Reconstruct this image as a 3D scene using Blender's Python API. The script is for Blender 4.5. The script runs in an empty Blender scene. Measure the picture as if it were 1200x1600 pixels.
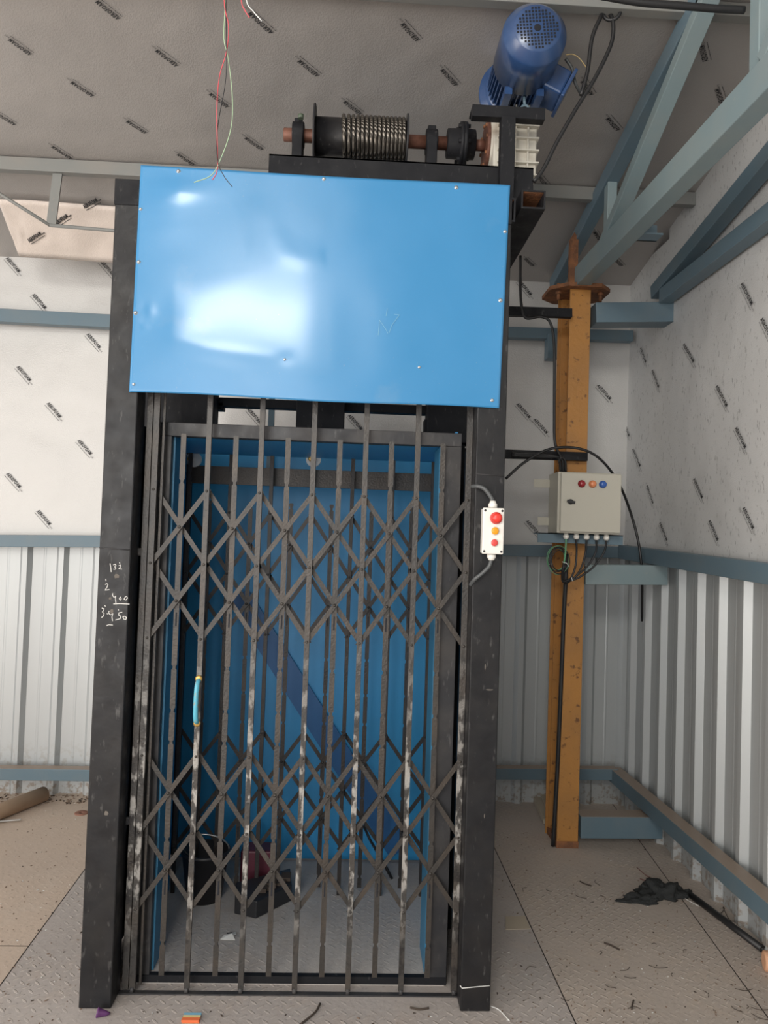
import bpy, bmesh, math, random
from mathutils import Vector, Matrix, noise
random.seed(7)
SC = bpy.context.scene
COL = SC.collection
# ---------------------------------------------------------------- camera solve
F = 1180.0
Xa = Vector((28900, 990, F)).normalized()
Za = Vector((1280, -34670, F)); Za = (Za - Za.dot(Xa) * Xa).normalized()
Ya = Za.cross(Xa)
CAM = Vector((0, -2.58, 1.59))
def ray(px, py):
    c = Vector((px - 600, py - 800, F))
    return Vector((Xa.dot(c), Ya.dot(c), Za.dot(c)))
def at(px, py, y):
    d = ray(px, py); return CAM + d * ((y - CAM.y) / d.y)
def ax(px, py, x):
    d = ray(px, py); return CAM + d * ((x - CAM.x) / d.x)
def fl(px, py, z=0.0):
    d = ray(px, py); return CAM + d * ((z - CAM.z) / d.z)
YB = 2.03; ZE = 3.21; SL = 0.2
def ceil_z(y): return ZE + SL * (YB - y)
CN = Vector((0, SL, 1)).normalized()
def cl(px, py, off=0.0):
    d = ray(px, py)
    # z = ZE - off + SL*(YB - y)
    t = (ZE - off + SL * (YB - CAM.y) - CAM.z) / (d.z + SL * d.y)
    return CAM + d * t

# ---------------------------------------------------------------- materials
def srgb(r, g, b):
    def f(c):
        c /= 255.0
        return c / 12.92 if c <= 0.04045 else ((c + 0.055) / 1.055) ** 2.4
    return (f(r), f(g), f(b), 1)
class Mat:
    def __init__(s, name, col, rough=0.5, metal=0.0, spec=0.5):
        s.m = bpy.data.materials.new(name); s.m.use_nodes = True
        s.nt = s.m.node_tree; s.b = s.nt.nodes['Principled BSDF']
        s.b.inputs['Base Color'].default_value = col
        s.b.inputs['Roughness'].default_value = rough
        s.b.inputs['Metallic'].default_value = metal
        s.b.inputs['Specular IOR Level'].default_value = spec
        s.col = col; s.out = None; s.geo = s.N('ShaderNodeNewGeometry').outputs['Position']
        s.hgt = None
    def N(s, t, **k):
        n = s.nt.nodes.new(t)
        for a, v in k.items(): setattr(n, a, v)
        return n
    def L(s, a, b): s.nt.links.new(a, b)
    def vec(s, scale=(1, 1, 1), rot=(0, 0, 0)):
        m = s.N('ShaderNodeMapping'); s.L(s.geo, m.inputs['Vector'])
        m.inputs['Scale'].default_value = scale; m.inputs['Rotation'].default_value = rot
        return m.outputs[0]
    def noise(s, scale, lo, hi, detail=4, vec=None, rough=0.55):
        n = s.N('ShaderNodeTexNoise'); n.inputs['Scale'].default_value = scale
        n.inputs['Detail'].default_value = detail; n.inputs['Roughness'].default_value = rough
        s.L(vec if vec else s.geo, n.inputs['Vector'])
        r = s.N('ShaderNodeMapRange'); s.L(n.outputs[0], r.inputs[0])
        r.inputs[1].default_value = lo; r.inputs[2].default_value = hi
        return r.outputs[0]
    def mixcol(s, fac, col, amount=1.0):
        mx = s.N('ShaderNodeMix', data_type='RGBA')
        if amount != 1.0:
            m = s.N('ShaderNodeMath', operation='MULTIPLY'); s.L(fac, m.inputs[0]); m.inputs[1].default_value = amount; fac = m.outputs[0]
        s.L(fac, mx.inputs[0])
        if s.out: s.L(s.out, mx.inputs[6])
        else: mx.inputs[6].default_value = s.col
        mx.inputs[7].default_value = col
        s.out = mx.outputs[2]; s.L(s.out, s.b.inputs['Base Color']); return s
    def mul(s, a, b):
        m = s.N('ShaderNodeMath', operation='MULTIPLY'); s.L(a, m.inputs[0])
        if isinstance(b, (int, float)): m.inputs[1].default_value = b
        else: s.L(b, m.inputs[1])
        return m.outputs[0]
    def bump(s, h, dist=0.002, strength=1.0):
        b = s.N('ShaderNodeBump'); b.inputs['Strength'].default_value = strength; b.inputs['Distance'].default_value = dist
        s.L(h, b.inputs['Height'])
        if s.hgt: s.L(s.hgt, b.inputs['Normal'])
        s.hgt = b.outputs[0]; s.L(s.hgt, s.b.inputs['Normal']); return s
    def roughn(s, f, a, b):
        r = s.N('ShaderNodeMapRange'); s.L(f, r.inputs[0]); r.inputs[3].default_value = a; r.inputs[4].default_value = b
        s.L(r.outputs[0], s.b.inputs['Roughness']); return s

# black painted steel with scuffs
def steel_mat(name, col, scuff, rough=0.42, dust=0.35):
    M = Mat(name, col, rough)
    M.mixcol(M.noise(7, 0.42, 0.75), scuff, dust)
    M.mixcol(M.noise(60, 0.62, 0.75, 5, M.vec((1, 1, .35))), (0.16, 0.155, 0.15, 1), .35)
    M.roughn(M.noise(12, .3, .7), rough - .08, rough + .2)
    M.bump(M.noise(6, .3, .7), .004, .5)
    M.b.inputs['Specular IOR Level'].default_value = .3
    return M.m
M_BLACK = steel_mat('black_painted_steel', (0.012, 0.012, 0.0135, 1), (0.036, 0.032, 0.028, 1), .38)
M_DARK = steel_mat('dull_black_steel', (0.010, 0.0105, 0.013, 1), (0.02, 0.02, 0.02, 1), .55)  # duller black steel, its own colour, for inner frame and machine parts
M_DARK.node_tree.nodes['Principled BSDF'].inputs['Specular IOR Level'].default_value = .25
M_FRAME = steel_mat('scuffed_frame_steel', (0.034, 0.034, 0.037, 1), (0.09, 0.082, 0.075, 1), .4, .6)
def gate_mat(name, base, splat, rust=(0.115, 0.09, 0.068, 1)):
    M = Mat(name, base, .42, .25)
    M.mixcol(M.noise(9, .4, .7), rust, .7)
    M.mixcol(M.noise(70, .58, .72, 4), (0.02, 0.019, 0.018, 1), .5)
    if splat:
        sp = M.N('ShaderNodeSeparateXYZ'); M.L(M.geo, sp.inputs[0])
        r = M.N('ShaderNodeMapRange'); M.L(sp.outputs[2], r.inputs[0])
        r.inputs[1].default_value = 1.25; r.inputs[2].default_value = 0.75
        r2 = M.N('ShaderNodeMapRange'); M.L(sp.outputs[2], r2.inputs[0])
        r2.inputs[1].default_value = .15; r2.inputs[2].default_value = 0.4
        f = M.mul(M.mul(M.noise(34, .5, .58, 5, M.vec((1, 1, .45))), r.outputs[0]), r2.outputs[0])
        M.mixcol(f, (0.42, 0.40, 0.37, 1), .8)
        M.mixcol(M.mul(M.noise(26, .56, .64, 4), r.outputs[0]), (0.02, 0.018, 0.018, 1), .7)
    M.bump(M.noise(120, .3, .7), .0006)
    return M.m
M_GATE = gate_mat('worn_gate_steel', (0.043, 0.039, 0.035, 1), False, (0.075, 0.058, 0.044, 1))
M_PICK = gate_mat('splashed_gate_steel', (0.050, 0.047, 0.044, 1), True, (0.08, 0.065, 0.052, 1))
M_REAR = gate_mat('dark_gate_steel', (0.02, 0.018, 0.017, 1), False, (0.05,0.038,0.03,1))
def paint(name, col, dirt, rough=.45, amt=.5, sc=5):
    M = Mat(name, col, rough)
    M.mixcol(M.noise(sc, .45, .75), dirt, amt)
    M.mixcol(M.noise(55, .66, .74, 3), dirt, .7)
    return M
M_GIRT = paint('blue_grey_paint', (0.115, 0.175, 0.215, 1), (0.16, 0.19, 0.20, 1)).m
mt = Mat('blue_grey_paint_dusty_top', (0.10, 0.155, 0.19, 1), .5)
sn = mt.N('ShaderNodeSeparateXYZ'); gn = mt.N('ShaderNodeNewGeometry'); mt.L(gn.outputs['Normal'], sn.inputs[0])
rr = mt.N('ShaderNodeMapRange'); mt.L(sn.outputs[2], rr.inputs[0]); rr.inputs[1].default_value = .8; rr.inputs[2].default_value = .95
mt.mixcol(mt.noise(9, .4, .8), (0.14, 0.175, 0.19, 1), .6)
mt.mixcol(rr.outputs[0], (0.33, 0.25, 0.19, 1), .9)
M_DUSTGIRT = mt.m
M_TRUSS = paint('pale_blue_grey_paint', (0.20, 0.265, 0.28, 1), (0.26, 0.29, 0.28, 1)).m
M_PURLIN = paint('grey_purlin_paint', (0.20, 0.205, 0.195, 1), (0.26, 0.23, 0.20, 1)).m
yl = Mat('ochre_yellow_paint', (0.44, 0.20, 0.045, 1), .5)
yl.mixcol(yl.noise(3.5, .4, .7), (0.30, 0.15, 0.05, 1), .6)
yl.mixcol(yl.noise(28, .60, .68, 5), (0.09, 0.035, 0.015, 1), .8)
yl.bump(yl.noise(50, .3, .7), .001)
M_YEL = yl.m
ru = Mat('rusty_steel', (0.16, 0.07, 0.035, 1), .75)
ru.mixcol(ru.noise(25, .4, .65, 6), (0.32, 0.13, 0.05, 1), .8); ru.bump(ru.noise(60, .3, .7), .002)
M_RUST = ru.m
rs = Mat('brown_rusted_shaft', (0.13, 0.055, 0.035, 1), .55, .3); rs.mixcol(rs.noise(30, .4, .65, 6), (0.22, 0.10, 0.07, 1)); M_SHAFT = rs.m
# foil insulation
def foil(name, col, dark, sx, seed_scale=1.0, metal=.35, rough=.5, speck=.0, ribs='xz'):
    M = Mat(name, col, rough, metal)
    M.mixcol(M.noise(1.1, .35, .75, 3), dark, .5)
    if speck: M.mixcol(M.noise(90, .62, .68, 3, M.vec((1, 1, .35))), (0.12, 0.12, 0.12, 1), speck)
    w = M.N('ShaderNodeTexVoronoi'); w.inputs['Scale'].default_value = 150
    M.L(M.vec((1, 1, 1)), w.inputs['Vector'])
    M.bump(w.outputs[0], .0012, .6)
    M.bump(M.noise(2.2, .2, .8, 2), .05, .35)
    return M.m
M_FOIL = foil('foil_insulation_back', (0.60, 0.59, 0.57, 1), (0.54, 0.53, 0.515, 1), 1, metal=.2)
M_FOILR = foil('foil_insulation_side', (0.62, 0.62, 0.61, 1), (0.56, 0.56, 0.56, 1), 1, speck=.5, metal=.08)
M_FOILW = foil('foil_insulation_warm_lit', (0.76, 0.67, 0.60, 1), (0.70, 0.62, 0.56, 1), 1, metal=.1)  # albedo raised so the sheet shaded by the roof looks lit
M_FOILC = foil('foil_insulation_ceiling_shaded', (0.44, 0.415, 0.395, 1), (0.38, 0.36, 0.345, 1), 1, metal=.35, rough=.45)  # darker than the wall foil: the ceiling's shade is in the colour
M_INK = Mat('black_print_ink', (0.03, 0.03, 0.032, 1), .6).m
co = Mat('galvanised_corrugated_sheet', (0.47, 0.49, 0.49, 1), .42, .3)
co.mixcol(co.noise(3, .4, .75, 4, co.vec((1, 1, .12))), (0.41, 0.425, 0.43, 1), .8)
zz = co.N('ShaderNodeSeparateXYZ'); co.L(co.geo, zz.inputs[0])
zr = co.N('ShaderNodeMapRange'); co.L(zz.outputs[2], zr.inputs[0]); zr.inputs[1].default_value = .32; zr.inputs[2].default_value = 0
co.mixcol(co.mul(co.noise(40, .5, .62, 4), zr.outputs[0]), (0.26, 0.20, 0.15, 1), .8)
M_CORR = co.m
# floor: chequer plate under dust
def floor_mat(name, a, b, c, tread=1.0):
    M = Mat(name, a, .75)
    M.mixcol(M.noise(1.6, .35, .7, 6), b, .9)
    M.mixcol(M.noise(6.5, .5, .75, 6, None, .7), c, .75)
    M.mixcol(M.noise(70, .6, .72, 4), (0.10, 0.09, 0.085, 1), .35)
    M.mixcol(M.noise(130, .68, .72, 2), (0.42, 0.38, 0.34, 1), .5)
    S_ = .036
    mp = M.N('ShaderNodeMapping'); M.L(M.geo, mp.inputs[0]); mp.inputs['Rotation'].default_value = (0, 0, .785); mp.inputs['Scale'].default_value = (1 / S_,) * 3
    sp = M.N('ShaderNodeSeparateXYZ'); M.L(mp.outputs[0], sp.inputs[0])
    def mt(op, a, b=None):
        n = M.N('ShaderNodeMath', operation=op)
        for k, v in enumerate((a, b)):
            if v is None: continue
            if isinstance(v, (int, float)): n.inputs[k].default_value = v
            else: M.L(v, n.inputs[k])
        return n.outputs[0]
    fx, fy = mt('FLOOR', sp.outputs[0]), mt('FLOOR', sp.outputs[1])
    u = mt('SUBTRACT', mt('SUBTRACT', sp.outputs[0], fx), .5); v = mt('SUBTRACT', mt('SUBTRACT', sp.outputs[1], fy), .5)
    par = mt('ABSOLUTE', mt('MODULO', mt('ADD', fx, fy), 2.0))
    ka = mt('ADD', mt('MULTIPLY', par, 5.0), 2.1)      # 2.1 or 7.1
    kb = mt('SUBTRACT', 9.2, ka)
    d2 = mt('ADD', mt('POWER', mt('MULTIPLY', mt('ABSOLUTE', u), ka), 2.0), mt('POWER', mt('MULTIPLY', mt('ABSOLUTE', v), kb), 2.0))
    r = M.N('ShaderNodeMapRange', interpolation_type='SMOOTHSTEP'); M.L(d2, r.inputs[0]); r.inputs[1].default_value = 1.0; r.inputs[2].default_value = .35
    worn = M.mul(r.outputs[0], M.noise(2.0, .38, .62, 3))
    M.bump(worn, .0028 * tread, 1)
    M.bump(M.noise(45, .3, .7, 5), .0010, .6)
    M.mixcol(M.mul(worn, .6 * tread), (0.60, 0.54, 0.48, 1), 1)
    return M.m
M_FLOOR = floor_mat('dusty_chequer_plate', (0.50, 0.43, 0.375, 1), (0.40, 0.35, 0.31, 1), (0.52, 0.43, 0.35, 1))
M_FLOORL = floor_mat('sandy_dust_plate', (0.56, 0.45, 0.36, 1), (0.48, 0.39, 0.32, 1), (0.56, 0.47, 0.39, 1), .15)
M_FLOORM = floor_mat('grey_dust_plate', (0.44, 0.40, 0.375, 1), (0.37, 0.335, 0.315, 1), (0.46, 0.39, 0.34, 1), .7)
M_CARFLOOR = floor_mat('lift_floor_plate', (0.50, 0.47, 0.44, 1), (0.36, 0.335, 0.32, 1), (0.46, 0.40, 0.35, 1), .3)
M_SEAM = Mat('dark_seam', (0.035, 0.03, 0.027, 1), .9).m
# blue sheet
bs = Mat('sky_blue_painted_sheet', (0.030, 0.215, 0.45, 1), .32)
bs.mixcol(bs.noise(2.3, .35, .7, 3), (0.045, 0.24, 0.49, 1), .8)
bs.mixcol(bs.noise(4.2, .62, .70, 5), (0.08, 0.25, 0.46, 1), .5)
bs.mixcol(bs.noise(160, .72, .76, 2), (0.2, 0.3, 0.4, 1), .5)
bs.b.inputs['Coat Weight'].default_value = 1.0; bs.b.inputs['Coat Roughness'].default_value = .17; bs.b.inputs['Roughness'].default_value = .5; bs.b.inputs['Specular IOR Level'].default_value = .25; bs.b.inputs['Coat IOR'].default_value = 1.5
M_SHEET = bs.m
bp = Mat('blue_panel_brightened', (0.032, 0.30, 0.62, 1), .4); bp.mixcol(bp.noise(3, .4, .7), (0.038, 0.27, 0.55, 1), .8); M_BLUE = bp.m  # colour lifted above the front sheet's to brighten the shaded car interior
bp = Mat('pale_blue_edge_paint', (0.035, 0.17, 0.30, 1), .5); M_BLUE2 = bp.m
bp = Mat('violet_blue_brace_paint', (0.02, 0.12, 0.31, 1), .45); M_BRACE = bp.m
mo = Mat('motor_blue_enamel', (0.024, 0.062, 0.165, 1), .3); mo.mixcol(mo.noise(14, .5, .7), (0.05, 0.10, 0.22, 1), .6)
mo.b.inputs['Coat Weight'].default_value = .5; mo.b.inputs['Coat Roughness'].default_value = .2; M_MOTOR = mo.m
M_HOLE = Mat('dark_vent_hole', (0.006, 0.008, 0.014, 1), .8).m
cr = Mat('cream_gearbox_casting', (0.56, 0.53, 0.46, 1), .5); cr.mixcol(cr.noise(12, .55, .75), (0.30, 0.22, 0.15, 1), .5); M_CREAM = cr.m
ro = Mat('steel_wire_rope', (0.20, 0.18, 0.155, 1), .35, .8)
wv = ro.N('ShaderNodeTexWave'); wv.inputs['Scale'].default_value = 42; wv.bands_direction = 'DIAGONAL'; ro.L(ro.geo, wv.inputs[0])
ro.mixcol(wv.outputs[1], (0.035, 0.03, 0.026, 1), .8); ro.bump(wv.outputs[1], .002); M_ROPE = ro.m
M_CAB = paint('beige_cabinet_enamel', (0.50, 0.475, 0.40, 1), (0.46, 0.43, 0.36, 1), .4, .3).m
M_PLASTIC = Mat('white_plastic', (0.82, 0.79, 0.73, 1), .35).m
M_NYLON = Mat('white_nylon', (0.62, 0.64, 0.64, 1), .45).m
M_RED = Mat('red_button', (0.75, 0.045, 0.03, 1), .3).m
M_RED2 = Mat('red_button_dull', (0.68, 0.07, 0.06, 1), .3).m
M_AMBER = Mat('amber_button', (0.80, 0.34, 0.01, 1), .3).m
M_LRED = Mat('dark_red_lens', (0.30, 0.018, 0.025, 1), .25).m
M_LORG = Mat('orange_lens', (0.72, 0.25, 0.11, 1), .25).m
M_LBLU = Mat('blue_lens', (0.04, 0.12, 0.42, 1), .25).m
M_RUB = Mat('black_rubber_cable', (0.014, 0.014, 0.015, 1), .45).m
M_GCABLE = Mat('grey_cable', (0.085, 0.09, 0.092, 1), .4).m
M_GREEN = Mat('green_wire', (0.16, 0.40, 0.22, 1), .4).m
M_PGREEN = Mat('pale_green_wire', (0.36, 0.50, 0.32, 1), .4).m
M_PINK = Mat('red_wire', (0.62, 0.09, 0.11, 1), .4).m
M_BWIRE = Mat('black_wire', (0.015, 0.015, 0.018, 1), .4).m
M_YWIRE = Mat('yellow_wire', (0.50, 0.36, 0.16, 1), .4).m
M_TIE = Mat('white_cable_tie', (0.75, 0.75, 0.72, 1), .4).m
M_SCREW = Mat('zinc_screw', (0.62, 0.62, 0.6, 1), .3, .8).m
M_BRASS = Mat('yellow_brass', (0.58, 0.36, 0.10, 1), .35, .6).m
hb = Mat('turquoise_handle_paint', (0.10, 0.42, 0.55, 1), .4); hb.mixcol(hb.noise(60, .55, .65), (0.35, 0.28, 0.20, 1), .7); M_HANDLE = hb.m
cb = Mat('brown_cardboard', (0.53, 0.37, 0.25, 1), .75); cb.mixcol(cb.noise(6, .4, .7), (0.46, 0.32, 0.22, 1), .7); M_CARD = cb.m
M_PEACH = Mat('peach_cardboard', (0.60, 0.33, 0.20, 1), .7).m
cl_ = Mat('black_cloth', (0.022, 0.024, 0.024, 1), .9); cl_.bump(cl_.noise(120, .3, .7), .002); M_CLOTH = cl_.m
M_PURPLE = Mat('purple_plastic', (0.11, 0.035, 0.13, 1), .4).m
M_ORANGE = Mat('orange_packet', (0.72, 0.17, 0.06, 1), .45).m
M_PKBLUE = Mat('light_blue_packet', (0.18, 0.42, 0.58, 1), .45).m
M_PKYEL = Mat('yellow_packet', (0.70, 0.55, 0.25, 1), .45).m
M_PAPER = Mat('white_paper', (0.62, 0.62, 0.60, 1), .8).m
M_CHALK = Mat('white_chalk', (0.70, 0.69, 0.66, 1), .95).m
M_MAROON = Mat('maroon_plastic', (0.10, 0.014, 0.03, 1), .5).m
M_BUCKET = Mat('black_bucket_plastic', (0.018, 0.018, 0.02, 1), .45).m
M_TWIG = Mat('brown_scrap', (0.06, 0.045, 0.035, 1), .9).m
M_DUST = Mat('grit_crumbs', (0.20, 0.14, 0.10, 1), .95).m
M_TILE = Mat('beige_scrap', (0.43, 0.37, 0.29, 1), .8).m
M_DISC = Mat('copper_brown_disc', (0.27, 0.13, 0.09, 1), .7).m

# ---------------------------------------------------------------- mesh helpers
class MB:
    def __init__(s): s.bm = bmesh.new(); s.mi = 0
    def _f(s, vs):
        try:
            f = s.bm.faces.new(vs); f.material_index = s.mi; return f
        except ValueError: return None
    def box(s, a, b):
        a, b = Vector(a), Vector(b)
        lo = Vector([min(a[i], b[i]) for i in range(3)]); hi = Vector([max(a[i], b[i]) for i in range(3)])
        v = [s.bm.verts.new((x, y, z)) for z in (lo.z, hi.z) for y in (lo.y, hi.y) for x in (lo.x, hi.x)]
        for q in ((0, 2, 3, 1), (4, 5, 7, 6), (0, 1, 5, 4), (1, 3, 7, 5), (3, 2, 6, 7), (2, 0, 4, 6)): s._f([v[i] for i in q])
        return s
    def beam(s, p, q, w, h, up=(0, 0, 1), offw=0, offh=0):
        """bar from p to q; w across (perp. to up), h along up"""
        p, q = Vector(p), Vector(q); d = (q - p).normalized(); up = Vector(up)
        side = d.cross(up).normalized(); u = side.cross(d).normalized()
        c = [(-w / 2 + offw, -h / 2 + offh), (w / 2 + offw, -h / 2 + offh), (w / 2 + offw, h / 2 + offh), (-w / 2 + offw, h / 2 + offh)]
        A = [s.bm.verts.new(p + side * a + u * b) for a, b in c]; B = [s.bm.verts.new(q + side * a + u * b) for a, b in c]
        s._f(A[::-1]); s._f(B)
        for i in range(4): s._f([A[i], A[(i + 1) % 4], B[(i + 1) % 4], B[i]])
        return s
    def prism(s, pts, d):
        d = Vector(d); A = [s.bm.verts.new(Vector(p)) for p in pts]; B = [s.bm.verts.new(Vector(p) + d) for p in pts]
        s._f(A[::-1]); s._f(B); n = len(A)
        for i in range(n): s._f([A[i], A[(i + 1) % n], B[(i + 1) % n], B[i]])
        return s
    def tube(s, pts, r, seg=8, caps=True):
        pts = [Vector(p) for p in pts]; n = len(pts); rings = []
        t = (pts[1] - pts[0]).normalized(); ref = Vector((0, 0, 1)) if abs(t.z) < .9 else Vector((1, 0, 0))
        u = t.cross(ref).normalized()
        for i in range(n):
            if i == 0: t = pts[1] - pts[0]
            elif i == n - 1: t = pts[-1] - pts[-2]
            else: t = pts[i + 1] - pts[i - 1]
            t = t.normalized(); u = (u - u.dot(t) * t).normalized(); v = t.cross(u)
            rr = r[i] if isinstance(r, (list, tuple)) else r
            rings.append([s.bm.verts.new(pts[i] + (u * math.cos(a) + v * math.sin(a)) * rr) for a in [2 * math.pi * k / seg for k in range(seg)]])
        for i in range(n - 1):
            for k in range(seg):
                f = s._f([rings[i][k], rings[i][(k + 1) % seg], rings[i + 1][(k + 1) % seg], rings[i + 1][k]])
                if f: f.smooth = True
        if caps: s._f(rings[0][::-1]); s._f(rings[-1])
        return s
    def cyl(s, p, q, r, seg=24, r2=None):
        return s.tube([p, q], [r, r if r2 is None else r2], seg)
    def lathe(s, origin, axis, prof, seg=32, closed=False):
        """prof: list of (distance along axis, radius)"""
        o = Vector(origin); a = Vector(axis).normalized(); ref = Vector((0, 0, 1)) if abs(a.z) < .9 else Vector((1, 0, 0))
        u = a.cross(ref).normalized(); v = a.cross(u); rings = []
        for (d, r) in prof:
            rings.append([s.bm.verts.new(o + a * d + (u * math.cos(t) + v * math.sin(t)) * max(r, 1e-5)) for t in [2 * math.pi * k / seg for k in range(seg)]])
        for i in range(len(rings) - 1):
            for k in range(seg):
                f = s._f([rings[i][k], rings[i + 1][k], rings[i + 1][(k + 1) % seg], rings[i][(k + 1) % seg]])
                if f: f.smooth = True
        if not closed: s._f(rings[0]); s._f(rings[-1][::-1])
        return s
    def torus(s, c, n, R, r, seg=28, rs=8):
        c = Vector(c); n = Vector(n).normalized(); ref = Vector((0, 0, 1)) if abs(n.z) < .9 else Vector((1, 0, 0))
        u = n.cross(ref).normalized(); v = n.cross(u); rings = []
        for k in range(seg):
            a = 2 * math.pi * k / seg; d = u * math.cos(a) + v * math.sin(a)
            rings.append([s.bm.verts.new(c + d * (R + r * math.cos(b)) + n * r * math.sin(b)) for b in [2 * math.pi * j / rs for j in range(rs)]])
        for k in range(seg):
            for j in range(rs):
                f = s._f([rings[k][j], rings[k][(j + 1) % rs], rings[(k + 1) % seg][(j + 1) % rs], rings[(k + 1) % seg][j]])
                if f: f.smooth = True
        return s
    def build(s, name, mats, parent=None, bevel=0):
        bmesh.ops.recalc_face_normals(s.bm, faces=s.bm.faces[:])
        me = bpy.data.meshes.new(name); s.bm.to_mesh(me); s.bm.free()
        for m in (mats if isinstance(mats, (list, tuple)) else [mats]): me.materials.append(m)
        o = bpy.data.objects.new(name, me); COL.objects.link(o)
        if parent:
            o.parent = parent; o.matrix_parent_inverse = base_inv(parent)
        if bevel:
            b = o.modifiers.new('bevel', 'BEVEL'); b.width = bevel; b.segments = 2; b.limit_method = 'ANGLE'; b.angle_limit = .6
            b.harden_normals = False
        return o
def base_inv(p):
    # meshes are authored in world space; cancel every ancestor's placement
    m = Matrix.Identity(4); q = p; chain = []
    while q: chain.append(q); q = q.parent
    for q in reversed(chain): m = m @ q.matrix_parent_inverse @ Matrix.Translation(q.location)
    return m.inverted()
def tag(o, label=None, cat=None, group=None, kind=None):
    if label: o['label'] = label
    if cat: o['category'] = cat
    if group: o['group'] = group
    if kind: o['kind'] = kind
    return o
def thing(name, loc, label, cat, group=None):
    o = bpy.data.objects.new(name, None); o.empty_display_size = .1; COL.objects.link(o); o.location = loc
    return tag(o, label, cat, group)
def curve_pts(ctrl, n=8):
    P = [Vector(p) for p in ctrl]; P = [P[0] * 2 - P[1]] + P + [P[-1] * 2 - P[-2]]; out = []
    for i in range(1, len(P) - 2):
        for k in range(n):
            t = k / n; a, b, c, d = P[i - 1], P[i], P[i + 1], P[i + 2]
            out.append(.5 * ((2 * b) + (c - a) * t + (2 * a - 5 * b + 4 * c - d) * t * t + (3 * b - a - 3 * c + d) * t ** 3))
    out.append(P[-2]); return out

# ---------------------------------------------------------------- printed lettering on the foil
def text_mesh(body, bold=0.0):
    cu = bpy.data.curves.new('lettering_source', 'FONT'); cu.body = body; cu.size = 1.0; cu.offset = bold; cu.space_character = 1.22; cu.resolution_u = 2
    o = bpy.data.objects.new('lettering_source', cu); COL.objects.link(o); bpy.context.view_layer.update()
    me = bpy.data.meshes.new_from_object(o.evaluated_get(bpy.context.evaluated_depsgraph_get()))
    vs = [Vector(v.co) for v in me.vertices]; fs = [tuple(p.vertices) for p in me.polygons]
    bpy.data.objects.remove(o); bpy.data.curves.remove(cu); bpy.data.meshes.remove(me)
    x0 = min(v.x for v in vs); x1 = max(v.x for v in vs); y0 = min(v.y for v in vs); y1 = max(v.y for v in vs)
    return [Vector(((v.x - x0) / (x1 - x0), (v.y - y0) / (y1 - y0), 0)) for v in vs], fs
T_MAIN = text_mesh('AEROFOAM', .034)
T_XL = text_mesh('XLPE', .0)
def put_text(mb, T, o, u, v, w, h, lift, mi):
    vs, fs = T; n = u.cross(v).normalized()
    bv = [mb.bm.verts.new(o + u * (p.x * w + p.y * h * .12) + v * (p.y * h) + n * lift) for p in vs]
    for f in fs:
        try:
            g = mb.bm.faces.new([bv[i] for i in f]); g.material_index = mi
        except ValueError: pass
def logo(mb, s, e, n, L=.118, H=.022, mi=1, lift=.0012):
    """s,e: start and end of the main word on the surface; n: surface normal toward viewer"""
    u = (e - s); u = (u - u.dot(n) * n); L = max(.09, min(.17, u.length)); u.normalize(); v = n.cross(u)
    put_text(mb, T_MAIN, s, u, v, L, H, lift, mi)
    put_text(mb, T_XL, s + u * L * 1.05 - v * .001, u, v, L * .20, H * .34, lift, mi)
    x = 0.0; rr = random.Random(3)
    while x < L * 1.1:      # the small line below is too small to read: short strokes
        w = rr.uniform(.0025, .006)
        o = s + u * x - v * (H * .55) + n * lift
        q = [mb.bm.verts.new(o + u * a + v * b) for a, b in ((0, 0), (w, 0), (w + .001, H * .15), (.001, H * .15))]
        f = mb.bm.faces.new(q); f.material_index = mi
        x += w + .0030
# ================================================================= SETTING
XR = 1.68            # right wall foil plane
XL, YF = -5.0, -6.0
# floor, laid in plates
def quad(mb, pts, mi=0):
    mb.mi = mi; mb._f([mb.bm.verts.new(Vector(p)) for p in pts]); mb.mi = 0
mb = MB()
mb.mi = 0
mb.box((XL, YF, -.06), (XR + .1, YB + .1, -.003))
z = 0.0
a1, b1 = fl(135, 1355), fl(0, 1540)       # left seam
a2, b2 = fl(775, 1330), fl(900, 1600)     # right seam
a3, b3 = fl(1120, 1480), fl(1200, 1590)   # far right seam
def onx(a, b, y): t = (y - a.y) / (b.y - a.y); return a.x + (b.x - a.x) * t
def plate(l0, l1, r0, r1, y0, y1, mi):
    quad(mb, [(l0, y0, z), (r0, y0, z), (r1, y1, z), (l1, y1, z)], mi)
g = .0022
yt = YB + .1
s1 = lambda y: onx(a1, b1, y)
s2 = lambda y: onx(a2, b2, y)
s3 = lambda y: onx(a3, b3, y)
ycr = fl(20, 1478).y
plate(XL, XL, s1(ycr) - g, s1(yt) - g, ycr + g, yt, 1)
plate(XL, XL, s1(YF) - g, s1(ycr) - g, YF, ycr - g, 1)
plate(s1(YF) + g, s1(yt) + g, s2(YF) - g, s2(yt) - g, YF, yt, 2)
plate(s2(YF) + g, s2(yt) + g, s3(YF) - g, s3(yt) - g, YF, yt, 0)
plate(s3(YF) + g, s3(yt) + g, max(XR + .1, s3(YF) + .1), XR + .1, YF, yt, 0)
flo = mb.build('floor', [M_FLOOR, M_FLOORL, M_FLOORM, M_SEAM]); tag(flo, kind='structure')
flo.data.polygons[1].material_index = 0
for p in flo.data.polygons:
    if p.center.z < -.002: p.material_index = 3

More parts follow.
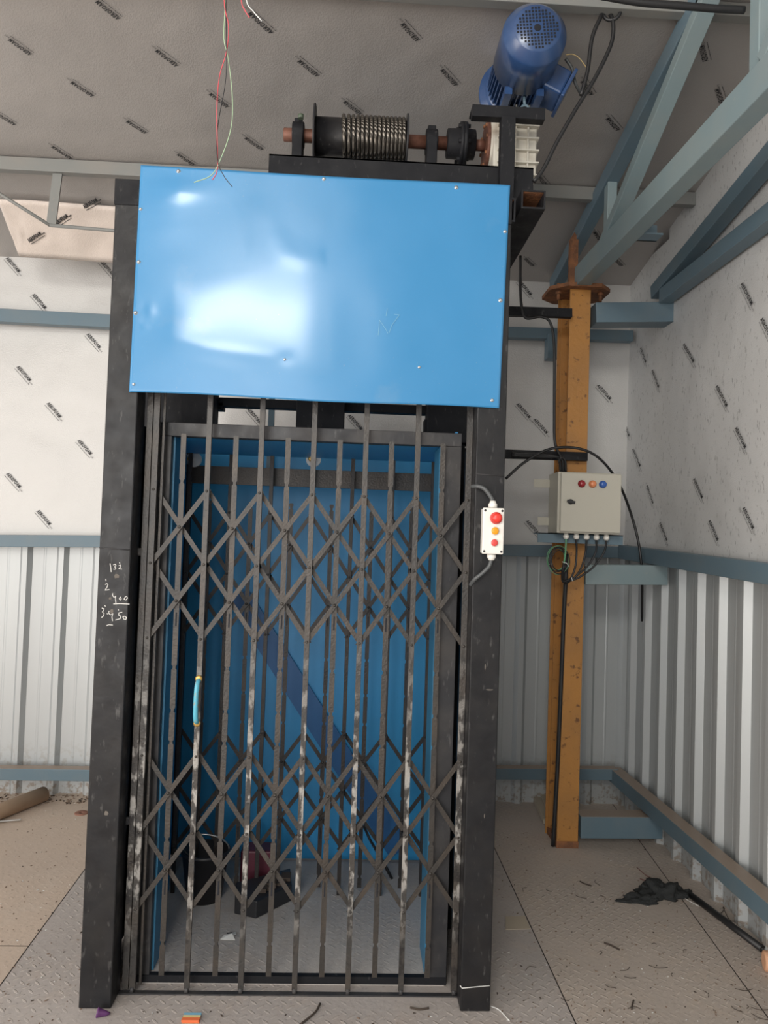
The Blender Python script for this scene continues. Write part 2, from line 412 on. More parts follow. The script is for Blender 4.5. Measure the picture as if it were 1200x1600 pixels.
# ceiling: foil under the sloping roof sheets, logos printed on it
mb = MB()
nx, ny = 56, 60
grid = [[mb.bm.verts.new((x, y, ceil_z(y) + .002 * noise.noise(Vector((x * 1.7, y * 1.7, 0))) )) for x in [XL + (XR + .3 - XL) * i / nx for i in range(nx + 1)]] for y in [YF + (YB + .05 - YF) * j / ny for j in range(ny + 1)]]
for j in range(ny):
    for i in range(nx):
        f = mb._f([grid[j][i], grid[j + 1][i], grid[j + 1][i + 1], grid[j][i + 1]]); f.smooth = True
CLOG = [((189, 28), (154, 0)), ((51, 84), (17, 60)), ((148, 149), (114, 127)), ((280, 101.5), (247, 77)), ((26, 194), (-8, 173)), ((359, 166), (331, 145)),
        ((231, 207), (201, 188)), ((114, 247), (84, 228)), ((306, 257), (280, 240)), ((428, 50), (393, 18)), ((413, 216 + 17), (386, 214)), ((500, 117), (470, 93)),
        ((657, 62), (632, 35)), ((717, 132), (694, 107)), ((567, 177), (541, 157)), ((970, 202), (953, 183)), ((860, 292), (845, 275)),
        ((1107, 95), (1101, 70)), ((1133, 162), (1125, 138)), ((928, 147), (914, 125)), ((1000, 253), (990, 236)), ((948, 385), (932, 362)), ((1040, 325), (1026, 300)),
        ((836, 415), (823, 403)), ((975, 415), (962, 402)), ((540, 60), (505, 30)), ((610, 235), (588, 215)), ((700, 205), (680, 186))]
cn = Vector((0, -SL, -1)).normalized()
for s_, e_ in CLOG[:25]:
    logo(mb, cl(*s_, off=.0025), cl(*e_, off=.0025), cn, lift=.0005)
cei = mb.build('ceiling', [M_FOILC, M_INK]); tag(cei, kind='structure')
# solid roof slab above the foil
mb = MB()
def slab(y0, y1): mb.prism([(XL, y0, ceil_z(y0) + .02), (XL, y1, ceil_z(y1) + .02), (XL, y1, ceil_z(y1) + .06), (XL, y0, ceil_z(y0) + .06)], (XR + .3 - XL, 0, 0))
slab(YF, YB + .05)
rf = mb.build('ceiling_roof_sheet', M_CORR); rf.name = 'ceiling_1'; tag(rf, kind='structure')

# back wall
ZF = 1.53      # foil above, bare corrugated sheet below
def corrugated(mb, p0, dirv, nrm, length, z0, z1, phase=0.0, pitch=.215):
    prof = []; x = -phase
    while x < length + pitch:
        for dx, d in ((0, 0), (.022, .03), (.052, .03), (.074, 0), (.138, 0), (.142, .0012), (.150, .0012), (.154, 0)):
            prof.append((x + dx, d))
        x += pitch
    prof = [(a, b) for a, b in prof if 0 <= a <= length]
    pv = None
    for a, d in prof:
        P = p0 + dirv * a + nrm * d
        v = (mb.bm.verts.new((P.x, P.y, z0)), mb.bm.verts.new((P.x, P.y, z1)))
        if pv: mb._f([pv[0], v[0], v[1], pv[1]])
        pv = v
mb = MB()
corrugated(mb, Vector((XL, YB + .03, 0)), Vector((1, 0, 0)), Vector((0, -1, 0)), XR + .06 - XL, 0, 1.56, phase=.215 - .0)
mb.mi = 1
# foil sheet, slightly wavy
def foilgrid(mb, o, u, v, W, H, nu, nv, n, amp, seed=0, fade=True):
    G = [[None] * (nu + 1) for _ in range(nv + 1)]
    for j in range(nv + 1):
        for i in range(nu + 1):
            P = o + u * (W * i / nu) + v * (H * j / nv)
            k = amp * noise.noise(Vector((P.x * 2.1 + seed, P.y * 2.1, P.z * 2.6)))
            G[j][i] = mb.bm.verts.new(P + n * (k - amp * .5))
    for j in range(nv):
        for i in range(nu):
            f = mb._f([G[j][i], G[j][i + 1], G[j + 1][i + 1], G[j + 1][i]]); f.smooth = True
foilgrid(mb, Vector((XL, YB - .01, ZF)), Vector((1, 0, 0)), Vector((0, 0, 1)), XR - XL + .01, ZE - ZF + .01, 90, 26, Vector((0, -1, 0)), .005)
YP = YB - .0125
n = Vector((0, -1, 0))
BL = [(8, 404), (155, 409), (49, 461), (134, 523), (25, 574), (72, 631), (120, 689), (9, 741), (56, 799), (-40, 523), (385, 640), (543, 650), (806, 632), (833, 656), (932, 603), (821, 815), (808, 440)]
for q in BL:
    s = at(q[0], q[1], YP); e = at(q[0] + 19.5, q[1] + 22, YP)
    logo(mb, s, e, n, mi=2, lift=.0008)
mb.mi = 0; mb.box((XL, YB + .06, 0), (XR + .2, YB + .1, ZE + .02))  # unseen backing box added to stop outside light leaking at the corner
wb = mb.build('wall_back', [M_CORR, M_FOIL, M_INK]); tag(wb, kind='structure')

# right wall
mb = MB()
corrugated(mb, Vector((XR + .035, YB + .03, 0)), Vector((0, -1, 0)), Vector((-1, 0, 0)), YB - YF, 0, 1.55, phase=.1)
mb.mi = 1
foilgrid(mb, Vector((XR - .0, YB + .01, ZF)), Vector((0, -1, 0)), Vector((0, 0, 1)), YB - YF, 1.75, 90, 20, Vector((-1, 0, 0)), .005, 5)
# gable triangle above, up to the roof
A = [mb.bm.verts.new((XR - .004, YB - .6, ZF + 1.60)), mb.bm.verts.new((XR - .004, YF, ZF + 1.60)), mb.bm.verts.new((XR - .004, YF, ceil_z(YF))), mb.bm.verts.new((XR - .004, YB - .6, ceil_z(YB - .6)))]
mb._f(A)
n = Vector((-1, 0, 0))
for s_, e_ in [((973, 657), (982, 683)), ((988, 703), (1000, 732)), ((1010, 760), (1019, 788)), ((1030, 818), (1041, 846)), ((1083, 750), (1096, 780)), ((1107, 815), (1120, 846)),
               ((1067, 540), (1083, 568)), ((1118, 605), (1134, 637)), ((1148, 670), (1163, 702)), ((1157, 445), (1173, 478)), ((1188, 500), (1204, 534)), ((1000, 545), (1008, 568)),
               ((1018, 580), (1028, 607)), ((1160, 795), (1175, 828)), ((1185, 730), (1200, 762)), ((1040, 650), (1052, 678)), ((1125, 310), (1142, 285)), ((1150, 400), (1165, 372))][:14]:
    logo(mb, ax(*s_, XR - .0025), ax(*e_, XR - .0025), n, mi=2, lift=.0008)
mb.mi = 0; mb.box((XR + .06, YF, 0), (XR + .1, YB + .08, 3.3))  # outer box out of view, added to block sky light behind the sheets
wr = mb.build('wall_right', [M_CORR, M_FOILR, M_INK]); tag(wr, kind='structure')
# wall of the hall behind the camera: a wide doorway below, a high daylight window above
mb = MB()
WX0, WX1, WZ0, WZ1 = -2.15, -.42, 3.62, 4.55
t = .08
for (x0, x1, z0, z1) in ((XL, -4.2, 0, 3.1), (.9, XR + .1, 0, 3.1), (XL, XR + .1, 3.1, WZ0), (XL, WX0, WZ0, WZ1), (WX1, XR + .1, WZ0, WZ1), (XL, XR + .1, WZ1, ceil_z(YF) + .05)):
    mb.box((x0, YF - t, z0), (x1, YF, z1))
wf = mb.build('wall_front', M_CORR); tag(wf, kind='structure')

# foil flap hanging at the eave, left of the lift (warm, colour brightened to look lit, with a torn edge)
mb = MB()
fp = [cl(-60, 310, .02), cl(38, 312, .02), cl(95, 316, .02), cl(190, 323, .02), cl(420, 332, .02)]
bp_ = [at(-60, 405, 1.7), at(46, 402, 1.7), at(100, 405, 1.7), at(186, 411, 1.7), at(420, 420, 1.7)]
fp[0] = cl(-4, 311, .02); bp_[0] = at(30, 400, 1.7)
top = []; bot = []
nu, nv = 40, 10
def lerp_list(P, t):
    k = t * (len(P) - 1); i = min(int(k), len(P) - 2); return P[i].lerp(P[i + 1], k - i)
G = [[mb.bm.verts.new(lerp_list(fp, i / nu).lerp(lerp_list(bp_, i / nu), j / nv) + Vector((0, -1, -.3)) * (.012 * noise.noise(Vector((i * .25, j * .5, 3))) * math.sin(math.pi * j / nv))) for i in range(nu + 1)] for j in range(nv + 1)]
for j in range(nv):
    for i in range(nu):
        f = mb._f([G[j][i], G[j][i + 1], G[j + 1][i + 1], G[j + 1][i]]); f.smooth = True
fn = (bp_[2] - fp[2]).cross(fp[3] - fp[2]).normalized()
if fn.dot(CAM - fp[2]) < 0: fn = -fn
def onplane(px, py):
    d = ray(px, py); tt = (fp[2] - CAM).dot(fn) / d.dot(fn); return CAM + d * tt
for s_, e_ in (((47, 378), (66, 366)), ((89, 351), (107, 339)), ((133, 325), (146, 318))):
    logo(mb, onplane(*s_) + fn * .006, onplane(*e_) + fn * .006, fn, L=.11)
fo = mb.build('loose_foil_sheet', [M_FOILW, M_INK])
s_ = fo.modifiers.new('thickness', 'SOLIDIFY'); s_.thickness = .003
tag(fo, 'loose cream foil insulation sheet sagging at the eave left of the lift', 'insulation sheet')

# ---- girts
def girt(label, p, q, w, h, mat, group=None, name='wall_girt'):
    m = MB(); m.beam(p, q, w, h); o = m.build(name, mat, bevel=.003); tag(o, label, 'girt', group); return o
def ext(p, q, x): return p + (q - p) * ((x - p.x) / (q.x - p.x))
# back wall, upper
YG = YB - .06
p, q = at(0, 494, YG - .03), at(182, 504, YG - .03)
girt('upper blue-grey steel girt on the foil wall left of the lift', ext(p, q, -4.9), ext(p, q, -.3), .06, .078, M_GIRT)
p, q = at(700, 518, YG - .03), at(987, 526.5, YG - .03)
girt('upper blue-grey steel girt on the back wall behind the yellow column', p, q, .06, .066, M_GIRT)
p, q = at(0, 845, YG - .03), at(165, 846, YG - .03)
girt('middle blue-grey girt between foil and corrugated sheet, left of the lift', ext(p, q, -4.9), ext(p, q, -.3), .06, .07, M_GIRT)
p, q = at(700, 858, YG - .03), at(975, 863, YG - .03)
girt('middle blue-grey girt on the back wall behind the control cabinet', p, q, .06, .07, M_GIRT)
p, q = at(0, 1207, YG - .03), at(145, 1209, YG - .03)
girt('lowest blue-grey girt with dusty top on the left part of the back wall', ext(p, q, -4.9), ext(p, q, -.3), .07, .068, M_DUSTGIRT)
p, q = at(700, 1206, YG - .03), at(963, 1208, YG - .03)
girt('lowest blue-grey girt with dusty top on the back wall behind the yellow column', p, q, .07, .066, M_DUSTGIRT)
# right wall
p, q = ax(985, 864, XR - .05), ax(1200, 896, XR - .05); d = (p - q).normalized()
girt('middle blue-grey girt running along the right wall under the foil', p + d * .12, q - d * 3.5, .06, .082, M_GIRT)
p, q = ax(965, 1213, XR - .05), ax(1200, 1416, XR - .05); d = (p - q).normalized()
girt('lowest blue-grey girt with sandy dust on top along the right wall', p + d * .05, q - d * 3.5, .075, .078, M_DUSTGIRT)
p, q = ax(1030, 475, XR - .05), ax(1200, 352, XR - .05)
girt('horizontal eave beam of blue-grey steel high on the right wall', Vector((XR - .05, 1.36, 2.93)), Vector((XR - .05, -4, 2.93)), .07, .075, M_GIRT, name='eave_beam')
p, q = ax(1026, 458, XR - .05), ax(1200, 250, XR - .05); d = (p - q).normalized()
girt('sloping rafter of blue-grey steel rising above the eave beam on the right wall', p, q - d * 3.5, .07, .075, M_GIRT, name='rafter')
# struts from the column to the right wall
YC = 1.38
def strut(label, x0, y0, x1, y1, h, mat, dd=.09):
    p, q = at(x0, y0, YC + .05), at(x1, y1, YC + .05); m = MB(); m.beam(p, q, dd, h); o = m.build('steel_strut', mat, bevel=.003); tag(o, label, 'strut')
strut('thick upper blue-grey strut from the top of the yellow column to the right wall', 926, 493, 1050, 492, .108, M_GIRT, .12)
strut('middle blue-grey strut joining the yellow column to the right wall below the cabinet', 910, 897, 1037, 898, .105, M_TRUSS, .11)
strut('lowest blue-grey strut near the floor between yellow column and right wall', 903, 1287, 1029, 1288, .112, M_DUSTGIRT, .11)
m = MB(); p = at(863, 546, YG - .06); m.box(p + Vector((-.035, -.03, -.06)), p + Vector((.03, .055, .09)))
tag(m.build('girt_bracket', M_GIRT, bevel=.002), 'small blue-grey bracket under the upper girt left of the yellow column', 'bracket')

# ---- yellow column
xc0, xc1 = at(870, 1317, YC).x, at(903, 1317, YC).x
zt = at(905, 452, YC).z
col = thing('steel_column', ((xc0 + xc1) / 2, YC + .1, 0), 'ochre yellow painted steel column with rust patches standing near the right wall', 'column')
m = MB(); m.box((xc0, YC, .0), (xc1, YC + .012, zt)); m.box((xc0 + .004, YC + .18, 0), (xc1 + .0, YC + .192, zt)); m.box(((xc0 + xc1) / 2 - .005, YC + .012, 0), ((xc0 + xc1) / 2 + .005, YC + .18, zt))
m.box((xc0 - .012, YC + .192, 0), (xc1 - .0, YC + .2, zt))
m.build('column_shaft', M_YEL, col, bevel=.002)
c = Vector(((xc0 + xc1) / 2, YC + .1, zt)); m = MB(); R = .19
m.prism([c + Vector((a, b, 0)) for a, b in ((-.16, -.07), (-.08, -.15), (.10, -.15), (.17, -.07), (.17, .10), (.08, .17), (-.08, .17), (-.16, .10))], (0, 0, .02))
m.build('top_plate', M_RUST, col)
m = MB()
for a, b in ((-.11, -.06), (.12, -.06)): m.cyl(c + Vector((a, b, -.05)), c + Vector((a, b, .04)), .009, 10); m.cyl(c + Vector((a, b, -.018)), c + Vector((a, b, 0)), .017, 6)
m.build('anchor_bolts', M_RUST, col)
m = MB(); p = at(896, 440, YC); m.box((p.x - .022, YC, zt + .02), (p.x + .022, YC + .03, zt + .27)); m.prism([(p.x - .022, YC, zt + .27), (p.x + .022, YC, zt + .27), (p.x + .0, YC, zt + .31)], (0, .03, 0))
m.build('upright_stub', M_RUST, col)
m = MB(); m.box((xc0 - .002, YC - .003, 0), (xc1 + .002, YC + .2, .035)); m.build('base_foot', M_RUST, col)

# ---- roof truss over the column
XT = 1.18
tr = thing('roof_truss', (XT, YC, zt), 'pale blue-grey steel roof truss rising from the yellow column toward the viewer', 'truss')
def yz(y, zz_): return Vector((XT, y, zz_))
m = MB(); m.beam(yz(1.50, 3.02), yz(-4.0, 2.875), .075, .11); m.build('bottom_chord', M_TRUSS, tr, bevel=.004)
m = MB(); m.beam(yz(1.93, ceil_z(1.93) - .075), yz(-4, ceil_z(-4) - .075), .065, .08); m.build('top_chord', M_GIRT, tr, bevel=.004)
for i, (a, b) in enumerate((((1.02), (-.12)), ((-.45), (-1.3)))):
    m = MB(); m.beam(yz(a, 3.03), yz(b, ceil_z(b) - .1), .05, .065, up=(1, 0, 0)); m.build('diagonal_web', M_TRUSS, tr, bevel=.003)
for a in (.94, -.40, -1.6):
    m = MB(); m.beam(yz(a, 3.0), yz(a, ceil_z(a) - .09), .055, .045, up=(1, 0, 0)); m.build('vertical_web', M_TRUSS, tr, bevel=.003)
m = MB(); m.box((XT + .03, .62, 2.95), (XT + .13, .70, 2.957)); m.box((XT + .03, .69, 2.95), (XT + .13, .70, 3.02)); m.build('cleat', M_GIRT, tr)

# ---- purlins
def purlin(px, py, label, drop=.03, h=.06, x0=XL, x1=XR):
    P = cl(px, py, off=drop); m = MB(); m.beam((x0, P.y, P.z), (x1, P.y, P.z), .045, h); o = m.build('purlin', M_PURLIN, bevel=.003); tag(o, label, 'purlin'); return P
P1 = purlin(100, 262, 'long grey purlin along the lower ceiling with a thin lattice under it at left', .035, .065)
P2 = purlin(920, 6, 'pale purlin under the ceiling above the blue motor', .03, .05)
lt = thing('lattice_truss', (at(83, 350, P1.y).x, P1.y, P1.z - .3), 'thin grey lattice with one wide upright hanging under the purlin left of the lift', 'truss')
m = MB(); a, b = at(92, 258, P1.y), at(80, 352, P1.y); m.beam(a, b, .045, .01, up=(0, 1, 0)); m.build('upright', M_PURLIN, lt)
m = MB(); m.tube([at(78, 352, P1.y), at(186, 361, P1.y), at(400, 375, P1.y)], .009, 8); m.build('bottom_rod', M_PURLIN, lt)
m = MB(); m.tube([at(-120, 215, P1.y), at(0, 303, P1.y), at(78, 352, P1.y)], .008, 8); m.build('diagonal_rod', M_PURLIN, lt)

# ================================================================= LIFT
YPo = .01          # front of the posts
YGt = .095         # folding gate plane
YK = .155          # front of the car
xl0, xl1 = -.852, -.746
xr0, xr1 = .418, .520
frame = thing('lift_shaft', (-.17, .6, 0), 'black steel lift shaft frame with tall square posts standing on the floor', 'lift frame')
ztop = 2.79
def post(x0, x1, y0, y1, z1, mat=M_BLACK):
    m = MB(); m.box((x0, y0, 0.0), (x1, y1, z1)); return m.build('post', mat, frame, bevel=.004)
pL = post(xl0, xl1, YPo, YPo + .10, ztop - .08)
pR = post(xr0, xr1, YPo, YPo + .10, ztop - .08)
post(xl0, xl1, 1.22, 1.32, 2.79, M_DARK); post(xr0, xr1, 1.22, 1.32, 2.79, M_DARK)
m = MB(); m.box((xl0 - .003, YPo - .004, ztop - .09), (xr1, YPo + .1, ztop)); m.build('front_top_beam', M_DARK, frame, bevel=.003)
m = MB(); m.box((xl0, 1.2, ztop - .085), (xr1, 1.3, ztop)); m.build('rear_top_beam', M_DARK, frame, bevel=.003)
# open-ended side tubes at the top
def open_tube(x0, x1, y0, y1, z0, z1, w=.006):
    m = MB(); m.box((x0, y0, z0), (x1, y1, z0 + w)); m.box((x0, y0, z1 - w), (x1, y1, z1)); m.box((x0, y0, z0 + w), (x0 + w, y1, z1 - w)); m.box((x1 - w, y0, z0 + w), (x1, y1, z1 - w))
    m.mi = 1
    m.box((x0 + w, y0 + .12, z0 + w), (x1 - w, y0 + .125, z1 - w))
    for a, b in (((x0 + w, y0 + .004, z0 + w), (x0 + w + .001, y0 + .12, z1 - w)), ((x0 + w, y0 + .004, z1 - w - .001), (x1 - w, y0 + .12, z1 - w))): m.box(a, b)
    return m.build('side_top_beam', [M_DARK, M_RUST], frame)
p = at(815, 296, .02); q = at(852, 327, .02); open_tube(p.x, q.x, .02, 1.3, q.z, p.z)
p = at(797, 292, .0); open_tube(xr1 - .025, xr1 + .012, -.002 + .012, .3, ztop - .08, ztop + .005)
# gate bottom channel sill and weld seams
m = MB(); m.box((xl1, YGt - .008, 0.0), (xr0, YGt + .012, .005))
m.build('sill_track', M_FRAME, frame)
m = MB(); zz1 = at(190, 858, YPo).z
m.tube([(xl0 + .001, YPo - .001, zz1 + .003), (xl0 + .05, YPo - .0015, zz1), (xl1 - .001, YPo - .001, zz1 - .002)], .0022, 6)
zz2 = at(760, 742, YPo).z
m.tube([(xr0 + .001, YPo - .001, zz2 + .002), (xr1 - .001, YPo - .001, zz2 - .002)], .0018, 6)
m.build('weld_seam', M_FRAME, frame)
# rear side channels and back panel behind the car
m = MB(); m.box((-.80, 1.19, 0.005), (.47, 1.197, 2.05)); bpnl = m.build('back_panel', M_BLUE, frame); tag(bpnl, 'blue painted panel at the back of the shaft')
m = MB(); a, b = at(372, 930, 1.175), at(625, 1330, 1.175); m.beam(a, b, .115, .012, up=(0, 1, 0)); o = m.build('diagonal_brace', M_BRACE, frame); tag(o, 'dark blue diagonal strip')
# bits of chalk writing on the left post
def chalk(strokes, w=.0022):
    m = MB()
    for st in strokes:
        pts = [at(100 + x / 7.5, 820 + y / 7.5, YPo - .0008) for x, y in st]
        for a, b in zip(pts[:-1], pts[1:]):
            if (b - a).length < 1e-5: b = a + Vector((.002, 0, .002))
            d = (b - a).normalized(); s = Vector((-d.z, 0, d.x)) * w / 2; d = d * w * .3
            m._f([m.bm.verts.new(v) for v in (a - d - s, b + d - s, b + d + s, a - d + s)])
    o = m.build('chalk_writing', M_CHALK, pL); tag(o, 'white chalk numbers')
    return o
chalk([[(540, 455), (548, 500), (553, 552)],
       [(578, 470), (600, 462), (610, 480), (592, 492), (608, 505), (600, 522), (580, 520)],
       [(645, 478), (662, 472), (666, 490), (640, 515), (678, 520)], [(650, 440), (655, 455)]])
chalk([[(485, 700), (500, 688), (515, 700), (505, 730), (482, 765), (530, 760)], [(490, 635), (492, 658)]])
chalk([[(570, 805), (568, 825), (585, 850), (608, 838)], [(605, 835), (602, 870), (608, 915)],
       [(660, 845), (648, 865), (658, 885), (672, 870), (660, 845)],
       [(712, 850), (704, 872), (725, 882), (745, 860), (735, 838), (712, 850)],
       [(580, 928), (660, 925), (765, 930)]])
chalk([[(445, 975), (470, 985), (462, 1010), (448, 1020), (470, 1040), (462, 1070), (440, 1085)], [(478, 945), (484, 955)],
       [(505, 1040), (510, 1045)], [(528, 1010), (522, 1035), (545, 1055), (575, 1045)], [(572, 1040), (562, 1080), (568, 1125)],
       [(680, 1025), (645, 1030), (640, 1060), (665, 1070), (660, 1100), (605, 1115)], [(635, 990), (638, 1000)],
       [(690, 1075), (700, 1105), (725, 1110), (732, 1085), (710, 1072), (690, 1085)],
       [(500, 1182), (525, 1170), (570, 1175)]])
# pale smudges and scratches on the posts
def smudge(px, py, w, h, par, yy, mat):
    m = MB(); c = at(px, py, yy); k = 9
    m._f([m.bm.verts.new(c + Vector((math.cos(2 * math.pi * i / k) * w * random.uniform(.6, 1.1), 0, math.sin(2 * math.pi * i / k) * h * random.uniform(.6, 1.1)))) for i in range(k)])
    return m.build('smudge', mat, par)
M_SMU = Mat('dusty_smudge', (0.13, 0.115, 0.10, 1), .9).m
for a in ((182, 900, .012, .009), (172, 935, .006, .006), (166, 1271, .008, .010), (175, 955, .007, .009)): smudge(*a, pL, YPo - .0006, M_SMU)
for a in ((758, 1042, .003, .012), (765, 1078, .014, .003), (757, 1275, .002, .010)): smudge(*a, pR, YPo - .0006, M_SMU)
m = MB(); m.tube([at(719, 1540, YPo - .003), at(722, 1544, YPo - .003), at(765, 1540, YPo - .003)], .0018, 6); m.build('white_string', M_TIE, frame)

# ---- cover panel
pn = thing('cover_panel', at(490, 640, YPo - .01), 'dented sky blue sheet metal panel screwed across the top of the lift', 'panel')
YS_ = YPo - .0065
c00, c10, c11, c01 = at(202, 612.5, YS_), at(780, 638.5, YS_), at(797, 290.5, YS_), at(220, 259, YS_)
def ridge(P, path, w, h):
    best = 1e9; tt = 0
    for k, (a, b) in enumerate(zip(path[:-1], path[1:])):
        ab = b - a; t = max(0, min(1, (P - a).dot(ab) / ab.length_squared)); d = (P - a - ab * t).length
        if d < best: best = d; tt = (k + t) / (len(path) - 1)
    return h * math.exp(-(best / w) ** 2) * math.sin(math.pi * min(1, max(0, tt))) ** .5
Q = lambda *pp: [Vector((x, y)) for x, y in pp]
R1 = Q((402, 305), (412, 335), (430, 372), (446, 394), (470, 402), (505, 398)); R2 = Q((268, 530), (320, 545), (380, 553), (430, 560)); R3 = Q((222, 306), (250, 303), (300, 300))
def gs(P, x, y, sx, sy, h): return h * math.exp(-((P.x - x) / sx) ** 2 - ((P.y - y) / sy) ** 2)
def disp(P):
    d = 0
    x_, y_ = P.x, P.y
    # a soft fold: one side of the crease stands a little proud of the other
    d += ridge(P, R1, 16, .0011) + ridge(P, R2, 9, .0005) + ridge(P, R3, 16, .0006)
    d += gs(P, 470, 340, 40, 60, .0016)
    d += gs(P, 390, 480, 130, 95, .0028)
    d += gs(P, 213, 478, 8, 7, .0009) + gs(P, 234, 486, 7, 10, .0010) + gs(P, 214, 502, 7, 6, .0009) + gs(P, 226, 511, 6, 5, .0006)
    d += gs(P, 275, 292, 48, 20, .0045) + gs(P, 300, 520, 55, 35, .0016)
    d -= gs(P, 445, 562, 13, 10, .0005)
    d += gs(P, 650, 430, 120, 120, .002) + .0014 * noise.noise(Vector((P.x / 85, P.y / 70, 1)))
    return d
m = MB(); nu, nv = 150, 92
G = []
for j in range(nv + 1):
    row = []
    for i in range(nu + 1):
        u, v = i / nu, j / nv
        P = Vector(((202 + 578 * u) * (1 - v) + (220 + 577 * u) * v, (612.5 + 26 * u) * (1 - v) + (259 + 31.5 * u) * v))
        B = c00.lerp(c10, u).lerp(c01.lerp(c11, u), v)
        edge = min(1, 8 * min(u, 1 - u) + .15) * min(1, 8 * min(v, 1 - v) + .15)
        wob = .003 * math.sin(u * 9) * (1 - min(1, v * 10)) + .002 * math.sin(u * 7 + 1) * max(0, v * 10 - 9)
        row.append(m.bm.verts.new(B + Vector((0, -disp(P) * edge, wob))))
    G.append(row)
for j in range(nv):
    for i in range(nu):
        f = m._f([G[j][i], G[j][i + 1], G[j + 1][i + 1], G[j + 1][i]]); f.smooth = True
sh = m.build('sheet', M_SHEET, pn); so = sh.modifiers.new('thickness', 'SOLIDIFY'); so.thickness = .0015; so.offset = -1
for (x, y) in ((279, 268), (506, 280), (713, 293.5), (789, 362), (782, 469.5), (769, 625.5), (655, 574), (445, 562), (220, 327), (217, 409.5), (212, 489), (209, 600.5)):
    c = at(x, y, YS_ - .0005); c.y -= disp(Vector((x, y))) * .6; m = MB(); m.lathe(c, (0, -1, 0), [(-.006, .0075), (0, .0075), (.0008, .0075), (.001, .0052), (.004, .0048), (.006, .003), (.0064, .0001)], 14)
    m.build('screw', M_SCREW, pn)
# faint scratched letters on the panel
m = MB()
for st in ([(591, 524), (593, 500), (603, 515), (606, 521)], [(608, 520), (612, 508), (624, 492), (616, 491)], [(603, 494), (605, 482)]):
    pts = [at(x, y, YS_ - .0055) for x, y in st]
    for a, b in zip(pts[:-1], pts[1:]):
        d = (b - a).normalized(); s = Vector((-d.z, 0, d.x)) * .0007
        m._f([m.bm.verts.new(v) for v in (a - s, b - s, b + s, a + s)])
m.build('scratch_mark', M_PKBLUE, pn)

# ---- folding gates
def make_gate(name, label, yg, x0, x1, zr_up, zr_lo, ztop_f, ztop_m, mats, front, pick_scale=1.0):
    T = thing(name, ((x0 + x1) / 2, yg, .02), label, 'gate')
    mp, mm, ms = mats; dx = (x1 - x0) / 6; z0 = .018
    for i in range(7):
        x = x0 + dx * i; w = .0185 if front else .017
        if i in (0, 6) and front: w = .021
        m = MB()    # narrow U channel, open to the back
        m.box((x - w / 2, yg - .006, z0), (x + w / 2, yg - .003, ztop_f)); m.box((x - w / 2, yg - .003, z0), (x - w / 2 + .003, yg + .007, ztop_f)); m.box((x + w / 2 - .003, yg - .003, z0), (x + w / 2, yg + .007, ztop_f))
        pk = m.build('picket', mp, T, bevel=.0007)
        m = MB()
        for zz_ in (list(zr_up) + list(zr_lo) + [ztop_f - .07 if front else ztop_f - .03]):
            m.lathe((x, yg - .006, zz_), (0, -1, 0), [(0, .005), (.002, .0045), (.003, .0015)], 10)
        m.build('rivets', mm, pk)
        m = MB(); m.lathe((x - .006, yg, z0 - .003), (1, 0, 0), [(0, .010), (.001, .011), (.011, .011), (.012, .010)], 14); m.build('bottom_roller', M_FRAME, T)
    for i in range(6):
        x = x0 + dx * (i + .5); w = .0185; zb = .052; notches = []
        zc_u = [(zr_up[0] + zr_up[1]) / 2, (zr_up[1] + zr_up[2]) / 2]; zc_l = [(zr_lo[0] + zr_lo[1]) / 2, (zr_lo[1] + zr_lo[2]) / 2]
        k = (zr_up[0] - zr_up[2]) / .5
        notches = [zc_u[0] + .155 * k, (zr_up[2] - .1 * k), zr_up[2] - .245 * k, zr_lo[0] + .04 * k, zr_lo[1] - .03 * k, zr_lo[2] - .12 * k]
        L_ = [(x - w / 2, zb)]; 
        for nz in sorted(notches):
            if nz < ztop_m - .02: L_ += [(x - w / 2, nz - .009), (x - w / 2 + .004, nz - .004), (x - w / 2 + .004, nz + .004), (x - w / 2, nz + .009)]
        L_ += [(x - w / 2, ztop_m - .003), (x - w / 2 + .003, ztop_m)]
        Rr = [(2 * x - a, b) for a, b in L_][::-1]
        m = MB(); m.prism([(a, yg + .016, b) for a, b in L_ + Rr], (0, .004, 0))
        m.box((x - w / 2 + .0042, yg + .02, zb + .01), (x - w / 2 + .0065, yg + .029, ztop_m - .01)); m.box((x + w / 2 - .0065, yg + .02, zb + .01), (x + w / 2 - .0042, yg + .029, ztop_m - .01))
        o = m.build('short_picket', mm, T)
        for zz_ in (zc_u[1] - .03 * k - .03, zc_l[1] - .03 * k - .03):
            m = MB(); m.box((x - .0022, yg + .0145, zz_ - .028), (x + .0022, yg + .0162, zz_ + .020)); m.build('slot', M_HOLE, o)
        for zz_ in zc_u + zc_l:
            m = MB(); m.lathe((x, yg + .004, zz_), (0, -1, 0), [(-.01, .005), (.002, .0055), (.0035, .0015)], 10); m.build('pivot_pin', mm, o)
        for rows in (zr_up, zr_lo):
            for a, b in ((0, 1), (1, 2)):
                xa, xb = x - dx / 2, x + dx / 2; e = .012; dz = rows[a] - rows[b]
                m = MB(); A = Vector((xa, yg + .006, rows[b])); B = Vector((xb, yg + .006, rows[a])); d = (B - A).normalized() * e; m.beam(A - d, B + d, .0165, .003, up=(0, 1, 0)); m.build('lattice_strip', ms, T)
                m = MB(); A = Vector((xa, yg + .032, rows[a])); B = Vector((xb, yg + .032, rows[b])); d = (B - A).normalized() * e; m.beam(A - d, B + d, .0165, .003, up=(0, 1, 0)); m.build('lattice_strip', ms, T)
    return T, dx
x0, x1 = at(206.5, 1550, YGt).x, at(708.5, 1550, YGt).x
zf = lambda y: at(480, y, YGt).z
zu = [zf(773), zf(887), zf(1003)]; zl = [zf(1185), zf(1304), zf(1423)]
